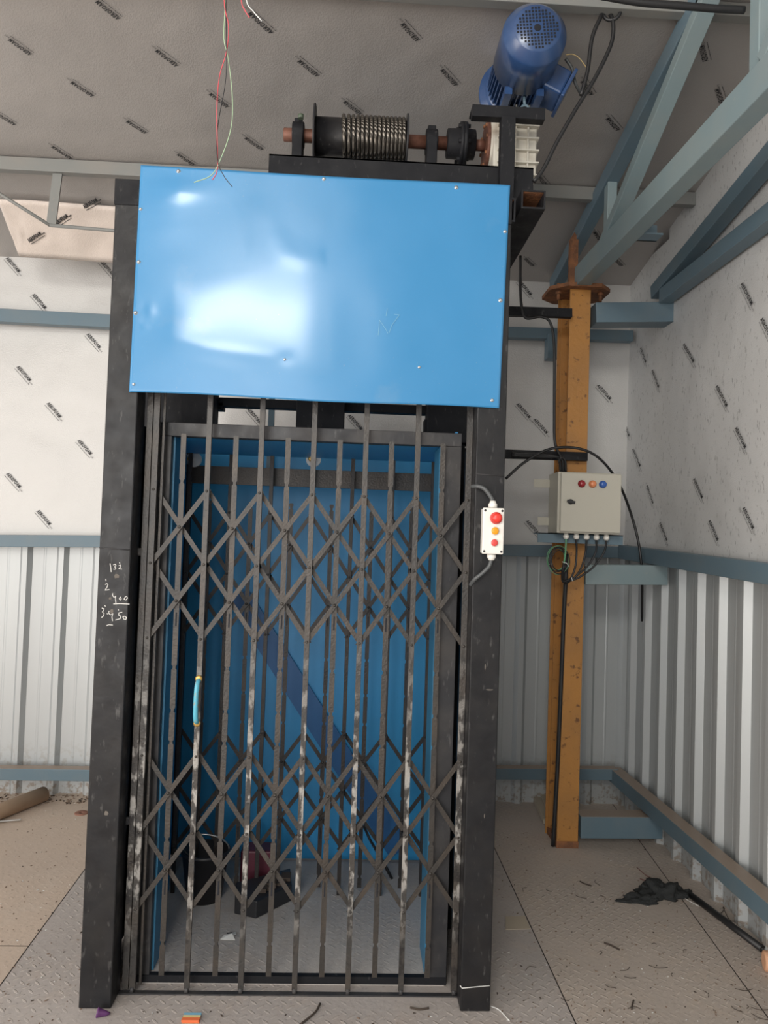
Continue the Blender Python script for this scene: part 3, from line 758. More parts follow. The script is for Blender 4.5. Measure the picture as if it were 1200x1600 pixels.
G1, dx1 = make_gate('folding_gate', 'front collapsible steel lattice gate with plaster-splashed pickets, closing the lift doorway', YGt, x0, x1, zu, zl, 2.16, zf(684), (M_PICK, M_GATE, M_GATE), True)
# doubled closing stile at the left, jamb flat, lock tabs
m = MB(); m.box((x0 - .034, YGt - .006, .018), (x0 - .013, YGt + .012, 2.16)); m.build('closing_stile', M_PICK, G1, bevel=.001)
m = MB(); m.box((x0 + .016, YGt + .02, .018), (x0 + .024, YGt + .03, 2.16)); m.build('stop_flat', M_GATE, G1)
for yy in (862, 1283):
    c = at(200 + (8 if yy < 1000 else -3), yy, YGt); m = MB(); m.box((x0 - .062, YGt - .002, c.z - .014), (x0 - .034, YGt + .012, c.z + .014)); o = m.build('lock_tab', M_FRAME, G1, bevel=.004)
# handle with brass ends
hx = x0 + dx1
hz1, hz0 = zf(1064), zf(1133)
m = MB(); m.tube(curve_pts([(hx, YGt - .010, hz1 - .004), (hx - .001, YGt - .030, hz1 - .022), (hx - .002, YGt - .034, (hz1 + hz0) / 2), (hx - .001, YGt - .030, hz0 + .020), (hx, YGt - .010, hz0 + .004)]), .0085, 10)
hd = m.build('handle', M_HANDLE, G1); tag(hd, 'turquoise pull handle')
for zz_ in (hz1, hz0):
    m = MB(); m.lathe((hx, YGt - .0065, zz_), (0, -1, 0), [(0, .0125), (.004, .0125), (.007, .009), (.008, .003)], 14); m.build('end_plate', M_BRASS, hd)

YR = .77
rx0, rx1 = at(286, 1000, YR).x, at(669, 1000, YR).x
zq = lambda y: at(480, y, YR).z
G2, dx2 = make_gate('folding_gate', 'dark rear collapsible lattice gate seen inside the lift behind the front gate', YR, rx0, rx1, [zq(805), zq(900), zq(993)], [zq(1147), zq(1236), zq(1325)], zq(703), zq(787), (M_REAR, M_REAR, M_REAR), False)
for i, px in ((0, 303), (3, 490)):
    xx = at(px, 718, YR + .03).x; zz_ = at(px, 718, YR + .03).z
    m = MB(); m.lathe((xx, YR + .03, zz_), (0, -1, 0), [(-.008, .031), (-.006, .034), (.006, .034), (.008, .031), (.0085, .01), (.012, .009), (.013, .001)], 28); tag(m.build('top_roller', M_NYLON, G2), 'white nylon roller')
    m = MB(); m.lathe((xx - .012, YR + .012, zz_), (0, -1, 0), [(0, .011), (.012, .011), (.014, .006)], 14); m.build('roller_bolt', M_BRASS, G2)

# ---- lift car
car = thing('lift_car', (-.17, .6, .03), 'blue-lined lift car with grey steel front frame standing behind the gates', 'lift car')
jl0, jl1 = -.722, -.660
jr0, jr1 = .318, .388
hz0_, hz1_ = at(480, 689, YK).z, at(480, 668, YK).z
zfl = .048
m = MB(); m.box((jl0, YK, zfl - .02), (jl1, YK + .045, hz0_)); m.build('front_jamb', M_FRAME, car, bevel=.002)
m = MB(); m.box((jr0, YK, zfl - .02), (jr1, YK + .045, hz0_)); m.build('front_jamb', M_FRAME, car, bevel=.002)
m = MB(); m.box((jl0 + .0, YK - .002, hz0_), (jr1, YK + .045, hz1_)); m.build('header', M_FRAME, car, bevel=.002)
m = MB(); m.box((jl0, YK - .002, .004), (jr1, YK + .02, .03)); m.build('front_sill', M_DARK, car)
m = MB(); m.box((rx0 - .03, YK, .0), (rx1 + .03, YR + .33, zfl - .02)); m.mi = 0; fc = m.build('car_floor', M_CARFLOOR, car)
m = MB(); m.box((rx0 - .03, YK + .045, .03), (rx0 - .02, YR + .02, 1.99)); m.build('side_panel', M_BLUE, car)
m = MB(); m.box((rx1 + .018, YK + .045, .03), (rx1 + .028, YR + .02, 1.99)); m.build('side_panel', M_BLUE, car)
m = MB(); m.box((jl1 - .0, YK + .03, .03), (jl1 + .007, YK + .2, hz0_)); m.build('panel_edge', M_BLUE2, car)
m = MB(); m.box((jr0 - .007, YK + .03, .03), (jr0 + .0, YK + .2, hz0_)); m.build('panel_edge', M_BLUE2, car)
m = MB(); m.box((rx0 - .03, YK + .04, hz0_ + .004), (rx1 + .03, YR + .02, hz0_ + .016)); m.build('car_roof', M_BLUE, car)
p, q = at(300, 741, YR + .05), at(700, 758, YR + .05)
m = MB(); m.box((rx0 - .03, YR + .045, p.z - .04), (rx1 + .03, YR + .055, p.z + .04)); m.build('rear_track', M_GATE, car, bevel=.001)
# sling and rope gear above the car roof, framed against the far wall
def blk(x0, y0, x1, y1, yy, dep=.05, nm='crosshead_block'):
    a, b, c_ = at(x0, y0, yy), at(x1, y0, yy), at(x0, y1, yy); m = MB(); m.box((a.x, yy, a.z), (b.x, yy + dep, c_.z)); return m.build(nm, M_DARK, car, bevel=.003)
YS = .5
blk(200, 560, 338, 672, YS, .10)
blk(330, 620, 745, 634, YS + .1, .05, 'crosshead_beam')
blk(466, 560, 541, 684, YS, .12); blk(671, 560, 760, 690, YS, .12)
blk(338, 628, 349, 640, YS + .1, .06, 'clamp')
blk(663, 655, 673, 676, YS + .02, .06, 'clamp')
m = MB(); a = at(424, 640, 1.1); m.box((a.x - .014, 1.10, 1.9), (a.x + .014, 1.13, 2.6)); m.build('guide_rail', M_GIRT, car)
m = MB(); a = at(306, 655, .45); m.box((a.x - .06, .45, 1.99), (a.x + .05, .5, 2.16)); m.build('guide_shoe', M_DARK, car)
# side channels in the shaft (guide posts)
m = MB(); m.box((xr0 + .0, .55, 0), (xr0 + .04, .68, 2.7)); m.build('guide_channel', M_DARK, frame)
m = MB(); m.box((xl0 + .03, .55, 0), (xl0 + .06, .68, 2.7)); m.build('guide_channel', M_DARK, frame)
# side cladding of the shaft that shades the car
m = MB(); m.box((xl0 + .01, .12, 0.005), (xl0 + .016, 1.22, 2.0)); m.build('side_cladding', M_DARK, frame)
m = MB(); m.box((xr1 - .016, .12, 0.005), (xr1 - .01, 1.22, 2.0)); m.build('side_cladding', M_DARK, frame)

# things on the car floor
def place(px, py, zz_): return fl(px, py, zz_)
zc = .028
c = fl(312, 1418, zc)
bk = thing('bucket', c + Vector((0, .09, 0)), 'black plastic bucket inside the lift near its left wall', 'bucket')
m = MB(); m.lathe(c + Vector((0, .09, 0)), (0, 0, 1), [(0, .075), (.19, .098), (.19, .104), (.205, .104), (.205, .096), (.01, .070)], 32); m.build('bucket_wall', M_BUCKET, bk)
m = MB(); m.torus(c + Vector((0, .09, .21)), (0, .8, .6), .098, .003, 28, 6); m.build('wire_handle', M_SCREW, bk)
m = MB(); m.lathe(c + Vector((0, .09, .12)), (0, 0, 1), [(0, .088), (.006, .06), (.009, .01)], 20); m.build('grey_contents', M_FRAME, bk)
a, b, cc = fl(366, 1428, zc), fl(400, 1436, zc), fl(455, 1408, zc)
bg = thing('metal_tray', b, 'dark low metal tray on the lift floor in front of the maroon box', 'tray')
m = MB(); d1 = (cc - b); d2 = Vector((-.02, .16, 0))
m.prism([b, b + d1, b + d1 + d2, a + d2 * .8, a], (0, 0, .07)); m.build('tray_body', M_BUCKET, bg, bevel=.004)
m = MB()
for i in range(6):
    o_ = b + d1 * (.15 + i * .14) + d2 * .5; m.box(o_ + Vector((-.02, -.03, .07)), o_ + Vector((.02, .03, .07 + random.uniform(.01, .04))))
m.build('scrap_pieces', M_TWIG, bg)
c = fl(398, 1392, zc)
m = MB(); o_ = c + Vector((0, .10, 0)); m.box(o_ + Vector((-.075, -.05, 0)), o_ + Vector((.065, .06, .15))); tag(m.build('plastic_box', M_MAROON, bevel=.008), 'maroon plastic box at the back of the lift floor', 'box')
c = fl(357, 1466, zc)
m = MB(); m.prism([c + Vector((-.030, -.012, .001)), c + Vector((.028, -.016, .001)), c + Vector((.012, .010, .012)), c + Vector((-.018, .012, .006))], (0, 0, .0015)); m.prism([c + Vector((.0, .0, .004)), c + Vector((.028, .005, .012)), c + Vector((.022, .036, .006)), c + Vector((.006, .034, .002))], (0, 0, .0015))
m.mi = 1; m.prism([c + Vector((-.012, .010, .002)), c + Vector((.012, .012, .008)), c + Vector((.008, .036, .003)), c + Vector((-.010, .034, .002))], (0, 0, .002))
tag(m.build('paper_scrap', [M_PAPER, M_BUCKET]), 'crumpled black and white paper scrap on the lift floor behind the gate', 'paper')
c = at(585, 1340, .95)
m = MB(); m.tube([at(568, 1290, 1.0), at(578, 1312, .98), at(602, 1352, .95), at(617, 1382, .93)], .006, 6)
for i in range(14):
    p = at(578, 1312, .98).lerp(at(617, 1382, .93), i / 13); m.torus(p, (1, 0, 1), .010, .003, 10, 5)
tag(m.build('chain', M_BUCKET), 'black chain hanging slanted behind the rear gate', 'chain')

# ================================================================= MACHINE ON TOP
zch = at(420, 240, .2).z
mxl, mxr = at(420, 250, .2).x, at(834, 262, .2).x
bed = thing('machine_bed', ((mxl + mxr) / 2, .4, 2.79), 'black steel channel bed across the top of the lift carrying the winch', 'machine bed')
def channel(y0, sgn):
    m = MB(); m.box((mxl, y0, zch - .16), (mxr, y0 + .008 * sgn, zch)); m.box((mxl, y0, zch - .008), (mxr, y0 + .065 * sgn, zch)); m.box((mxl, y0, zch - .16), (mxr, y0 + .065 * sgn, zch - .152))
    m.build('channel', M_DARK, bed, bevel=.0015)
channel(.2, 1); channel(.62, -1)
m = MB(); m.box((mxl + .02, .2, ztop), (mxl + .1, .62, zch - .16)); m.box((mxr - .1, .2, ztop), (mxr - .02, .62, zch - .16)); m.build('packer', M_DARK, bed)
m = MB(); m.box((mxl, -.0 + .11, ztop - .08), (mxl + .08, 1.22, ztop)); m.box((.38, .11, ztop - .08), (.46, 1.22, ztop)); m.build('cross_bearer', M_DARK, frame)
YD = .40
axz = at(600, 219, YD).z
X = lambda px, py=220: at(px, py, YD).x
dr = thing('cable_drum', (X(560), YD, zch), 'winch drum wound with steel wire rope on the channel bed above the blue panel', 'winch drum')
m = MB(); m.lathe((X(443), YD, axz), (1, 0, 0), [(0, .024), (.002, .026), (X(702) - X(443), .026)], 24); m.build('shaft', M_SHAFT, dr)
xa, xb, xm_ = X(492), X(635), X(531)
m = MB(); m.lathe((xa, YD, axz), (1, 0, 0), [(0, .073), (xb - xa, .073)], 48); m.build('drum_barrel', M_BLACK, dr)
m = MB(); m.lathe((xa - .004, YD, axz), (1, 0, 0), [(0, .118), (.007, .118)], 48); m.build('flange', M_FRAME, dr)
m = MB(); m.lathe((xb - .003, YD, axz), (1, 0, 0), [(0, .100), (.007, .100)], 48); m.build('flange', M_FRAME, dr)
turns = 15.0; N_ = int(turns * 30); hel = []
for k in range(N_ + 1):
    t = k / N_; a = 2 * math.pi * turns * t
    hel.append((xm_ + .006 + (xb - xm_ - .012) * (t ** .92), YD + .080 * math.cos(a), axz + .080 * math.sin(a)))
m = MB(); m.tube(hel, .0078, 8); m.build('wire_rope', M_ROPE, dr)
def bearing(px, par):
    x = X(px); m = MB()
    m.box((x - .035, YD - .06, zch), (x + .035, YD + .06, zch + .014)); m.box((x - .020, YD - .05, zch + .01), (x + .020, YD + .05, axz)); m.lathe((x - .023, YD, axz), (1, 0, 0), [(0, .050), (.046, .050)], 24)
    m.box((x - .016, YD - .02, axz + .04), (x + .016, YD + .02, axz + .062))
    return m.build('bearing_block', M_DARK, par, bevel=.003)
bearing(466, dr); bearing(674, dr)
for px in (470,): 
    m = MB(); m.lathe((X(px), YD - .035, axz + .05), (0, 0, 1), [(0, .012), (.016, .012)], 6); m.build('grease_nut', paint('green_nut_paint', (0.10, 0.13, 0.09, 1), (0.05, 0.05, 0.04, 1)).m, dr)
cp = thing('shaft_coupling', (X(722), YD, axz - .07), 'round black flange coupling between winch drum and gearbox', 'coupling')
xo = X(698)
m = MB(); m.lathe((xo, YD, axz), (1, 0, 0), [(0, .050), (.002, .056), (.050, .058), (.050, .082), (.062, .084), (.064, .080), (.066, .084), (.078, .082), (.078, .058), (.112, .056), (.114, .05)], 36); m.build('coupling_body', M_DARK, cp)
m = MB()
for k in range(6):
    a = k * math.pi / 3 + .3; m.cyl((xo + .040, YD + .070 * math.cos(a), axz + .070 * math.sin(a)), (xo + .088, YD + .070 * math.cos(a), axz + .070 * math.sin(a)), .008, 8)
m.build('coupling_bolts', M_DARK, cp)
m = MB(); m.lathe((xo + .114, YD, axz), (1, 0, 0), [(0, .022), (X(758) - xo - .114, .022)], 20); m.build('shaft_stub', M_SHAFT, cp)
# gear motor
gx0, gx1 = X(757), X(832, 230)
mcx, mcz = at(839, 45, .0).x, at(839, 46, 0).z
gm = thing('gear_motor', ((gx0 + gx1) / 2, YD, zch), 'blue electric motor on a cream ribbed gearbox above the lift', 'motor')
gzt = at(800, 188, YD).z
m = MB(); m.box((gx0 + .02, YD - .10, zch), (gx1 - .006, YD + .14, gzt)); 
m.lathe((gx0 + .012, YD, axz + .01), (1, 0, 0), [(0, .10), (gx1 - gx0 - .02, .10)], 32)
gb = m.build('gearbox', M_CREAM, gm, bevel=.006)
m = MB()
for k in range(6):
    zz_ = zch + .012 + k * (gzt - zch) / 6; m.box((gx0 + .035, YD - .118, zz_), (gx1, YD + .1, zz_ + .006)); 
m.build('cooling_rib', M_CREAM, gb, bevel=.001)
for k in (0, 1, 2):
    m = MB(); xx = gx0 + .05 + k * .05; m.box((xx, YD - .112, zch + .02), (xx + .006, YD - .1, gzt)); m.build('cooling_rib', M_CREAM, gb)
m = MB(); m.lathe((gx0, YD, axz), (1, 0, 0), [(0, .085), (.006, .09), (.014, .09)], 36); m.build('side_cover', M_SHAFT, gm)
m = MB()
for k in range(8):
    a = k * math.pi / 4; m.cyl((gx0 - .006, YD + .078 * math.cos(a), axz + .078 * math.sin(a)), (gx0 + .01, YD + .078 * math.cos(a), axz + .078 * math.sin(a)), .007, 6)
m.build('cover_bolts', M_RUST, gm)
# motor: axis along Y, fan cover toward the viewer
Rm = .116
my = -.01
C0 = Vector((mcx, my, mcz))
m = MB(); m.lathe(C0, (0, 1, 0), [(0, .001), (0, .082), (.004, .086), (.035, Rm - .003), (.045, Rm), (.215, Rm), (.215, Rm - .006), (.05, Rm - .008)], 56, closed=True); m.build('fan_cover', M_MOTOR, gm)
m = MB(); stp = .0118
for i in range(-6, 7):
    for j in range(-6, 7):
        rr_ = math.hypot(i, j) * stp
        if rr_ < .072 and rr_ > .018:
            a = .12; x_ = (i * math.cos(a) - j * math.sin(a)) * stp; z_ = (i * math.sin(a) + j * math.cos(a)) * stp
            m.box(C0 + Vector((x_ - .0036, -.0012, z_ - .0036)), C0 + Vector((x_ + .0036, .0015, z_ + .0036)))
m.build('vent_holes', M_HOLE, gm)
m = MB(); m.lathe(C0 + Vector((0, -.002, 0)), (0, 1, 0), [(0, .012), (.003, .0135)], 20); m.build('centre_cap', M_HOLE, gm)
m = MB(); m.lathe(C0 + Vector((0, .18, 0)), (0, 1, 0), [(0, .092), (.20, .092)], 40)
for k in range(40):
    a = 2 * math.pi * k / 40; d = Vector((math.cos(a), 0, math.sin(a))); m.beam(C0 + Vector((0, .19, 0)) + d * .1, C0 + Vector((0, .36, 0)) + d * .1, .004, .026, up=d)
m.build('finned_body', M_MOTOR, gm)
m = MB(); m.lathe(C0 + Vector((0, .36, 0)), (0, 1, 0), [(0, .105), (.01, .118), (.03, .118), (.03, .140), (.052, .140), (.055, .135)], 48)
m.build('motor_flange', M_MOTOR, gm)
m = MB(); m.lathe(C0 + Vector((0, .41, -.0)), (0, 1, 0), [(0, .11), (.05, .10)], 32); m.box(C0 + Vector((-.09, .415, -.24)), C0 + Vector((.07, .47, 0))); m.build('adapter', M_MOTOR, gm)
for s in (-1, 1):
    m = MB(); m.beam(C0 + Vector((s * .06, .24, -.10)), C0 + Vector((s * .06, .24, -.128)), .10, .028, up=(1, 0, 0)); m.build('motor_foot', M_MOTOR, gm)
# terminal box on the right flank
tb = C0 + Vector((.122, .24, -.06)); m = MB()
m.beam(tb + Vector((-.05, 0, .02)), tb + Vector((.035, 0, -.02)), .13, .10, up=(.3, 0, 1)); m.build('terminal_box', M_MOTOR, gm, bevel=.008)
m = MB(); m.beam(tb + Vector((.036, 0, -.02)), tb + Vector((.048, 0, -.026)), .15, .12, up=(.3, 0, 1)); m.build('terminal_lid', M_MOTOR, gm, bevel=.004)
eb = at(820, 171, .22); m = MB(); m.torus(eb, (0.1, 1, .1), .015, .005, 22, 8); m.tube([eb + Vector((0, 0, .015)), eb + Vector((-.004, .0, .05))], .006, 8); m.build('eye_bolt', M_GIRT, gm)
# T-shaped support
sp = thing('motor_support', at(790, 285, .14), 'black T-shaped steel stand under the blue motor', 'stand')
a, b = at(737, 172, .17), at(850, 179, .17)
m = MB(); m.box((a.x, .15, a.z - .032), (b.x, .19, a.z + .012)); m.box((a.x, .19, a.z + .004), (b.x, .24, a.z + .012)); m.build('cross_bar', M_DARK, sp, bevel=.002)
a2_, b2_ = at(781, 240, .16), at(803, 240, .16)
m = MB(); m.box((a2_.x, .14, ztop - .02), (b2_.x, .19, a.z - .03)); m.build('upright', M_DARK, sp, bevel=.002)

# ================================================================= CONTROL CABINET
YCb = 1.18
a, b = at(874, 736, YCb), at(970, 833, YCb); a2c = at(970, 740, YCb)
W = b.x - a.x; zb_, zt_ = at(920, 834, YCb).z, at(920, 738, YCb).z
cab = thing('control_cabinet', ((a.x + b.x) / 2, YCb + .1, zb_), 'beige steel control cabinet with three coloured lamps, mounted on the yellow column', 'control cabinet')
bd_ = MB(); bd_.box((a.x, YCb + .018, zb_), (b.x, YC - .002, zt_)); bd_.build('body', M_CAB, cab, bevel=.003)
m = MB(); m.box((a.x + .012, YCb, zb_ + .008), (b.x - .002, YCb + .014, zt_ - .006)); door = m.build('door', M_CAB, cab, bevel=.003)
m = MB(); m.box((a.x + .014, YCb + .012, zb_ + .010), (b.x - .006, YCb + .019, zt_ - .010)); m.build('door_seal', M_BUCKET, cab)
def lens(px, py, mat, lab, par, yy, r=.0165):
    c = at(px, py, yy); m = MB(); m.lathe(c, (0, -1, 0), [(-.001, r * 1.15), (.006, r * 1.15), (.008, r), (.018, r * .96), (.022, r * .7), (.0235, .001)], 24); o = m.build('indicator_lamp', mat, par); tag(o, lab)
lens(908.5, 756, M_LRED, 'dark red lamp', door, YCb); lens(925.5, 756.5, M_LORG, 'orange lamp', door, YCb); lens(941.5, 757, M_LBLU, 'blue lamp', door, YCb)
c = at(891.5, 784, YCb); m = MB(); m.lathe(c, (0, -1, 0), [(0, .014), (.006, .013), (.008, .006)], 20); m.beam(c + Vector((-.020, -.011, .004)), c + Vector((.020, -.011, -.004)), .014, .010, up=(0, 1, 0)); m.build('latch', M_BUCKET, door, bevel=.001)
for py, x_ in ((755, 834), (814, 840)):
    p = at(x_, py, YC - .012); m = MB(); m.box((p.x, YC - .016, p.z - .021), (a.x + .02, YC - .012, p.z + .021)); m.lathe(p + Vector((.016, -.004, 0)), (0, -1, 0), [(0, .006), (.001, .006)], 12); m.build('mounting_tab', M_CAB, cab)
gl = []
for px in (884.5, 900.5, 916.5, 932, 947.5):
    c = at(px, 836, YCb + .05); c.z = zb_
    m = MB(); m.lathe(c, (0, 0, -1), [(-.001, .012), (.010, .012), (.010, .0145), (.022, .0145), (.030, .009)], 16); m.build('cable_gland', M_PLASTIC, cab); gl.append(c + Vector((0, 0, -.028)))
hub = at(905, 895, YCb + .06); hub2 = at(884, 915, YCb + .10)
yk = YCb + .06
paths = {1: [(901, 862), (899, 885), (893, 902)], 2: [(915, 862), (909, 885), (900, 900)], 3: [(931, 862), (920, 882), (903, 898)], 4: [(944, 862), (928, 885), (905, 902)]}
for i, pp in paths.items():
    pts = [gl[i]] + [at(x, y, yk) for x, y in pp] + [at(890, 908, yk + .01), at(884, 912, yk + .03)]
    m = MB(); m.tube(curve_pts(pts), .0052, 8); m.build('cable', M_RUB, cab)
m = MB(); m.tube(curve_pts([gl[0], at(884, 855, yk), at(883, 868, yk + .01), at(881, 880, yk + .02)]), .0045, 8); m.build('cable', M_GREEN, cab)
# coiled green and black wires hanging left of the cabinet
cw = thing('wire_coil', at(872, 895, yk + .02), 'coil of green and black wires hanging under the control cabinet', 'wire coil')
cc_ = at(868, 873, YC - .03)
for k, (R_, mm_, r_) in enumerate(((.058, M_GREEN, .002), (.050, M_GREEN, .002), (.055, M_BWIRE, .0028), (.066, M_GREEN, .002), (.046, M_BWIRE, .003), (.060, M_BWIRE, .003))):
    pts = []
    for t in range(27):
        a = 2 * math.pi * t / 24 + k; pts.append(cc_ + Vector((math.cos(a) * R_ * .85 + .003 * k, -.004 * k - .01, math.sin(a) * R_ * 1.15 - .002 * k)))
    m = MB(); m.tube(pts, r_, 6); m.build('wire_loop', mm_, cw)
m = MB(); m.tube(curve_pts([cc_ + Vector((.05, -.02, .02)), cc_ + Vector((.035, -.02, -.06)), at(880, 908, yk + .05), at(892, 905, yk + .03)]), .008, 8); m.build('wire_bundle', M_RUB, cw)
m = MB(); p = at(881, 879, yk - .0); m.tube([p + Vector((-.012, -.01, .004)), p + Vector((.012, -.012, -.003)), p + Vector((.024, -.012, -.020))], .0018, 6); p = at(892, 905, yk); m.tube([p + Vector((0, -.01, .010)), p + Vector((.006, -.01, -.01))], .0018, 6)
p = cc_ + Vector((-.04, -.02, -.03)); m.tube([p, p + Vector((.02, 0, .004))], .0018, 6); m.build('cable_tie', M_TIE, cw)
# main black cable down the column
m = MB(); m.tube(curve_pts([at(884, 865, YC - .03), at(884, 905, YC - .03), at(881, 960, YC - .015), at(877, 1060, YC - .012), at(871, 1200, YC - .012), at(864, 1322, YC - .02)]), .011, 10)
tag(m.build('power_cable', M_RUB), 'thick black cable running down the front of the yellow column to the floor', 'cable')
# shelf angle under the cabinet
p, q = at(836, 832, YC - .04), at(967, 848, YC - .04)
m = MB(); zz3 = zb_ - .001; m.box((p.x, YC - .10, zz3 - .006), (q.x, YC - .004, zz3)); m.box((p.x, YC - .10, zz3 - .05), (q.x, YC - .094, zz3))
tag(m.build('shelf_angle', M_GIRT, bevel=.001), 'blue-grey steel angle with rusty end carrying the control cabinet', 'bracket')
# black tie bars from the lift to the column
def tie(label, x0, y0, x1, y1, h, mat=M_DARK):
    p, q = at(x0, y0, YC - .04), at(x1, y1, YC - .04); m = MB(); p.x = xr1 + .0; m.beam(p, q, .035, h); tag(m.build('tie_bar', mat, bevel=.002), label, 'tie bar')
tie('upper black tie bar between lift frame and top of yellow column', 803, 488, 893, 490, .048)
tie('lower black tie bar between lift frame and yellow column above the cabinet', 797, 710, 917, 714, .045)
m = MB(); p = at(868, 690, YC - .02)
for k in range(3): m.tube(curve_pts([at(800, 708 + k * 2, YC - .085), at(850, 710 + k * 2, YC - .085), at(872 + k * 4, 716, YC - .08), at(876 + k * 4, 737, YC - .06)]), .007, 8)
m.tube(curve_pts([at(873, 708, YC - .1), at(876, 715, YC - .1), at(872, 722, YC - .1)]), .003, 6)
tag(m.build('cable_bundle', M_RUB), 'bundle of black cables along the lower tie bar into the cabinet top', 'cable')
m = MB(); m.tube(curve_pts([at(813, 400, YC - .1), at(813, 450, YC - .1), at(815, 478, YC - .1), at(822, 497, YC - .1), at(845, 495, YC - .1), at(860, 505, YC - .1), at(866, 545, YC - .1), at(866, 640, YC - .08), at(867, 690, YC - .08), at(876, 715, YC - .08)]), .0075, 8)
tag(m.build('hanging_cable', M_RUB), 'black cable hanging beside the lift and down to the cabinet', 'cable')
m = MB(); m.tube(curve_pts([at(790, 748, YC - .12), at(820, 722, YC - .13), at(858, 702, YC - .13), at(900, 700, YC - .14), at(935, 715, YC - .13), at(965, 752, YC - .05), at(985, 800, YC + .05), at(998, 850, YC + .05), at(1003, 900, YC + .06), at(1003, 970, YC + .2)]), .007, 8)
tag(m.build('arched_cable', M_RUB), 'black cable arching over the control cabinet and down behind the strut', 'cable')

# ================================================================= PUSH BUTTON STATION
YPb = YPo - .052
a, b = at(754.5, 793, YPb), at(789, 866, YPb)
st = thing('push_button_station', ((a.x + b.x) / 2, YPo, b.z), 'white push button box with red and amber buttons on the right lift post', 'push button box')
zt_, zb_ = at(771, 793.5, YPb).z, at(771, 866, YPb).z; xa_, xb_ = at(754, 830, YPb).x, at(787.5, 830, YPb).x
m = MB(); m.box((xa_ + .002, YPb + .012, zb_ + .002), (xb_ - .002, YPo - .001, zt_ - .002)); m.build('box_body', M_PLASTIC, st, bevel=.004)
m = MB(); m.box((xa_, YPb, zb_), (xb_, YPb + .011, zt_)); lid = m.build('lid', M_PLASTIC, st, bevel=.004)
for (ux, uz) in ((.1, .06), (.9, .06), (.1, .94), (.9, .94)):
    m = MB(); m.lathe((xa_ + (xb_ - xa_) * ux, YPb - .0005, zb_ + (zt_ - zb_) * uz), (0, -1, 0), [(0, .0042), (.0008, .0040)], 12); m.build('lid_screw', M_FRAME, lid)
def btn(px, py, r, mat, lab, big=False):
    c = at(px, py, YPb); c.y = YPb; m = MB(); m.lathe(c, (0, -1, 0), [(0, r * 1.18), (.004, r * 1.18), (.005, r * 1.02)], 28); m.build('button_ring', M_PLASTIC if not big else M_RED2, st)
    m = MB(); m.lathe(c, (0, -1, 0), [(.004, r * .9 if big else r), (.014 if big else .008, r * .8 if big else r), (.014 if big else .009, r), (.022 if big else .010, r * .95), (.026 if big else .011, r * .6), (.027 if big else .0112, .0005)], 28); tag(m.build('emergency_stop' if big else 'push_button', mat, st), lab)
btn(775, 809.5, .0175, M_RED, 'red mushroom button', True); btn(773, 829.5, .0125, M_AMBER, 'amber button'); btn(772, 848, .0115, M_RED2, 'small red button')
ct = at(770, 792, YPb + .025); m = MB(); m.lathe((ct.x, YPb + .026, zt_ - .003), (0, 0, 1), [(0, .014), (.004, .014), (.004, .0155), (.016, .0155), (.022, .011), (.028, .010)], 12); m.build('cable_gland', M_PLASTIC, st)
cb_ = at(768, 867, YPb + .025); m = MB(); m.lathe((cb_.x, YPb + .026, zb_ + .003), (0, 0, -1), [(0, .014), (.004, .014), (.004, .0155), (.014, .0155), (.020, .011), (.024, .010)], 12); m.build('cable_gland', M_PLASTIC, st)
m = MB(); m.tube(curve_pts([(ct.x, YPb + .026, zt_ + .02), at(767, 777, YPb + .026), at(757, 764, YPb + .028), at(747, 760, YPb + .035), at(738, 760, YPb + .06)]), .0072, 10); m.build('cable', M_GCABLE, st)
m = MB(); m.tube(curve_pts([(cb_.x, YPb + .026, zb_ - .018), at(764, 885, YPb + .026), at(752, 897, YPb + .028), at(742, 905, YPb + .035), at(735, 914, YPb + .06)]), .0068, 10); m.build('cable', M_GCABLE, st)

# ================================================================= HANGING WIRES, CABLES NEAR THE MOTOR
def wire(name, label, pts, r, mat, cat='wire', group=None):
    m = MB(); m.tube(curve_pts(pts, 6), r, 7); tag(m.build(name, mat), label, cat, group)
YW = -.35
ctop = lambda px, py: cl(px, py, .0)
wt = at(350, -60, YW); wt.z = min(wt.z, ceil_z(YW) - .001)
wire('hanging_wire', 'thin red wire dangling from the ceiling in front of the blue panel', [at(352, -140, YW), at(350, -5, YW), at(357, 40, YW), at(354, 80, YW), at(343, 120, YW + .01), at(339, 170, YW), at(340, 245, YW), at(339, 268, YW), at(332, 281, YW)], .0015, M_PINK)
wire('hanging_wire', 'pale green wire dangling from the ceiling in front of the blue panel', [at(356, -140, YW + .01), at(352, 0, YW + .01), at(350, 60, YW), at(356, 88, YW + .01), at(363, 150, YW), at(361, 200, YW), at(345, 248, YW), at(330, 274, YW), at(303, 285, YW)], .0015, M_PGREEN)
wire('hanging_wire', 'thin black wire dangling from the ceiling with its end over the blue panel', [at(353, -140, YW), at(353, 0, YW + .01), at(354, 80, YW - .01), at(352, 130, YW + .01), at(340, 200, YW + .01), at(340, 250, YW - .01), at(350, 275, YW), at(363, 292, YW)], .0012, M_BWIRE)
wire('hanging_wire', 'short red wire end at the top edge right of the long hanging wires', [at(372, -60, YW), at(377, 0, YW), at(382, 15, YW), at(390, 28, YW)], .0017, M_PINK)
wire('hanging_wire', 'short white wire end at the top edge beside a short red one', [at(380, -60, YW), at(385, 0, YW), at(396, 18, YW), at(409, 33, YW)], .0015, M_TIE)
YM = .10
hk = cl(960, 18, .05)
m = MB(); m.torus(at(956, 19, YM), (.3, 1, 0), .030, .0065, 26, 8); m.tube([at(960, 8, YM), at(962, -30, YM)], .006, 8)
tag(m.build('cable_hook', M_RUB), 'black ring hook under the ceiling right of the motor holding a cable loop', 'hook')
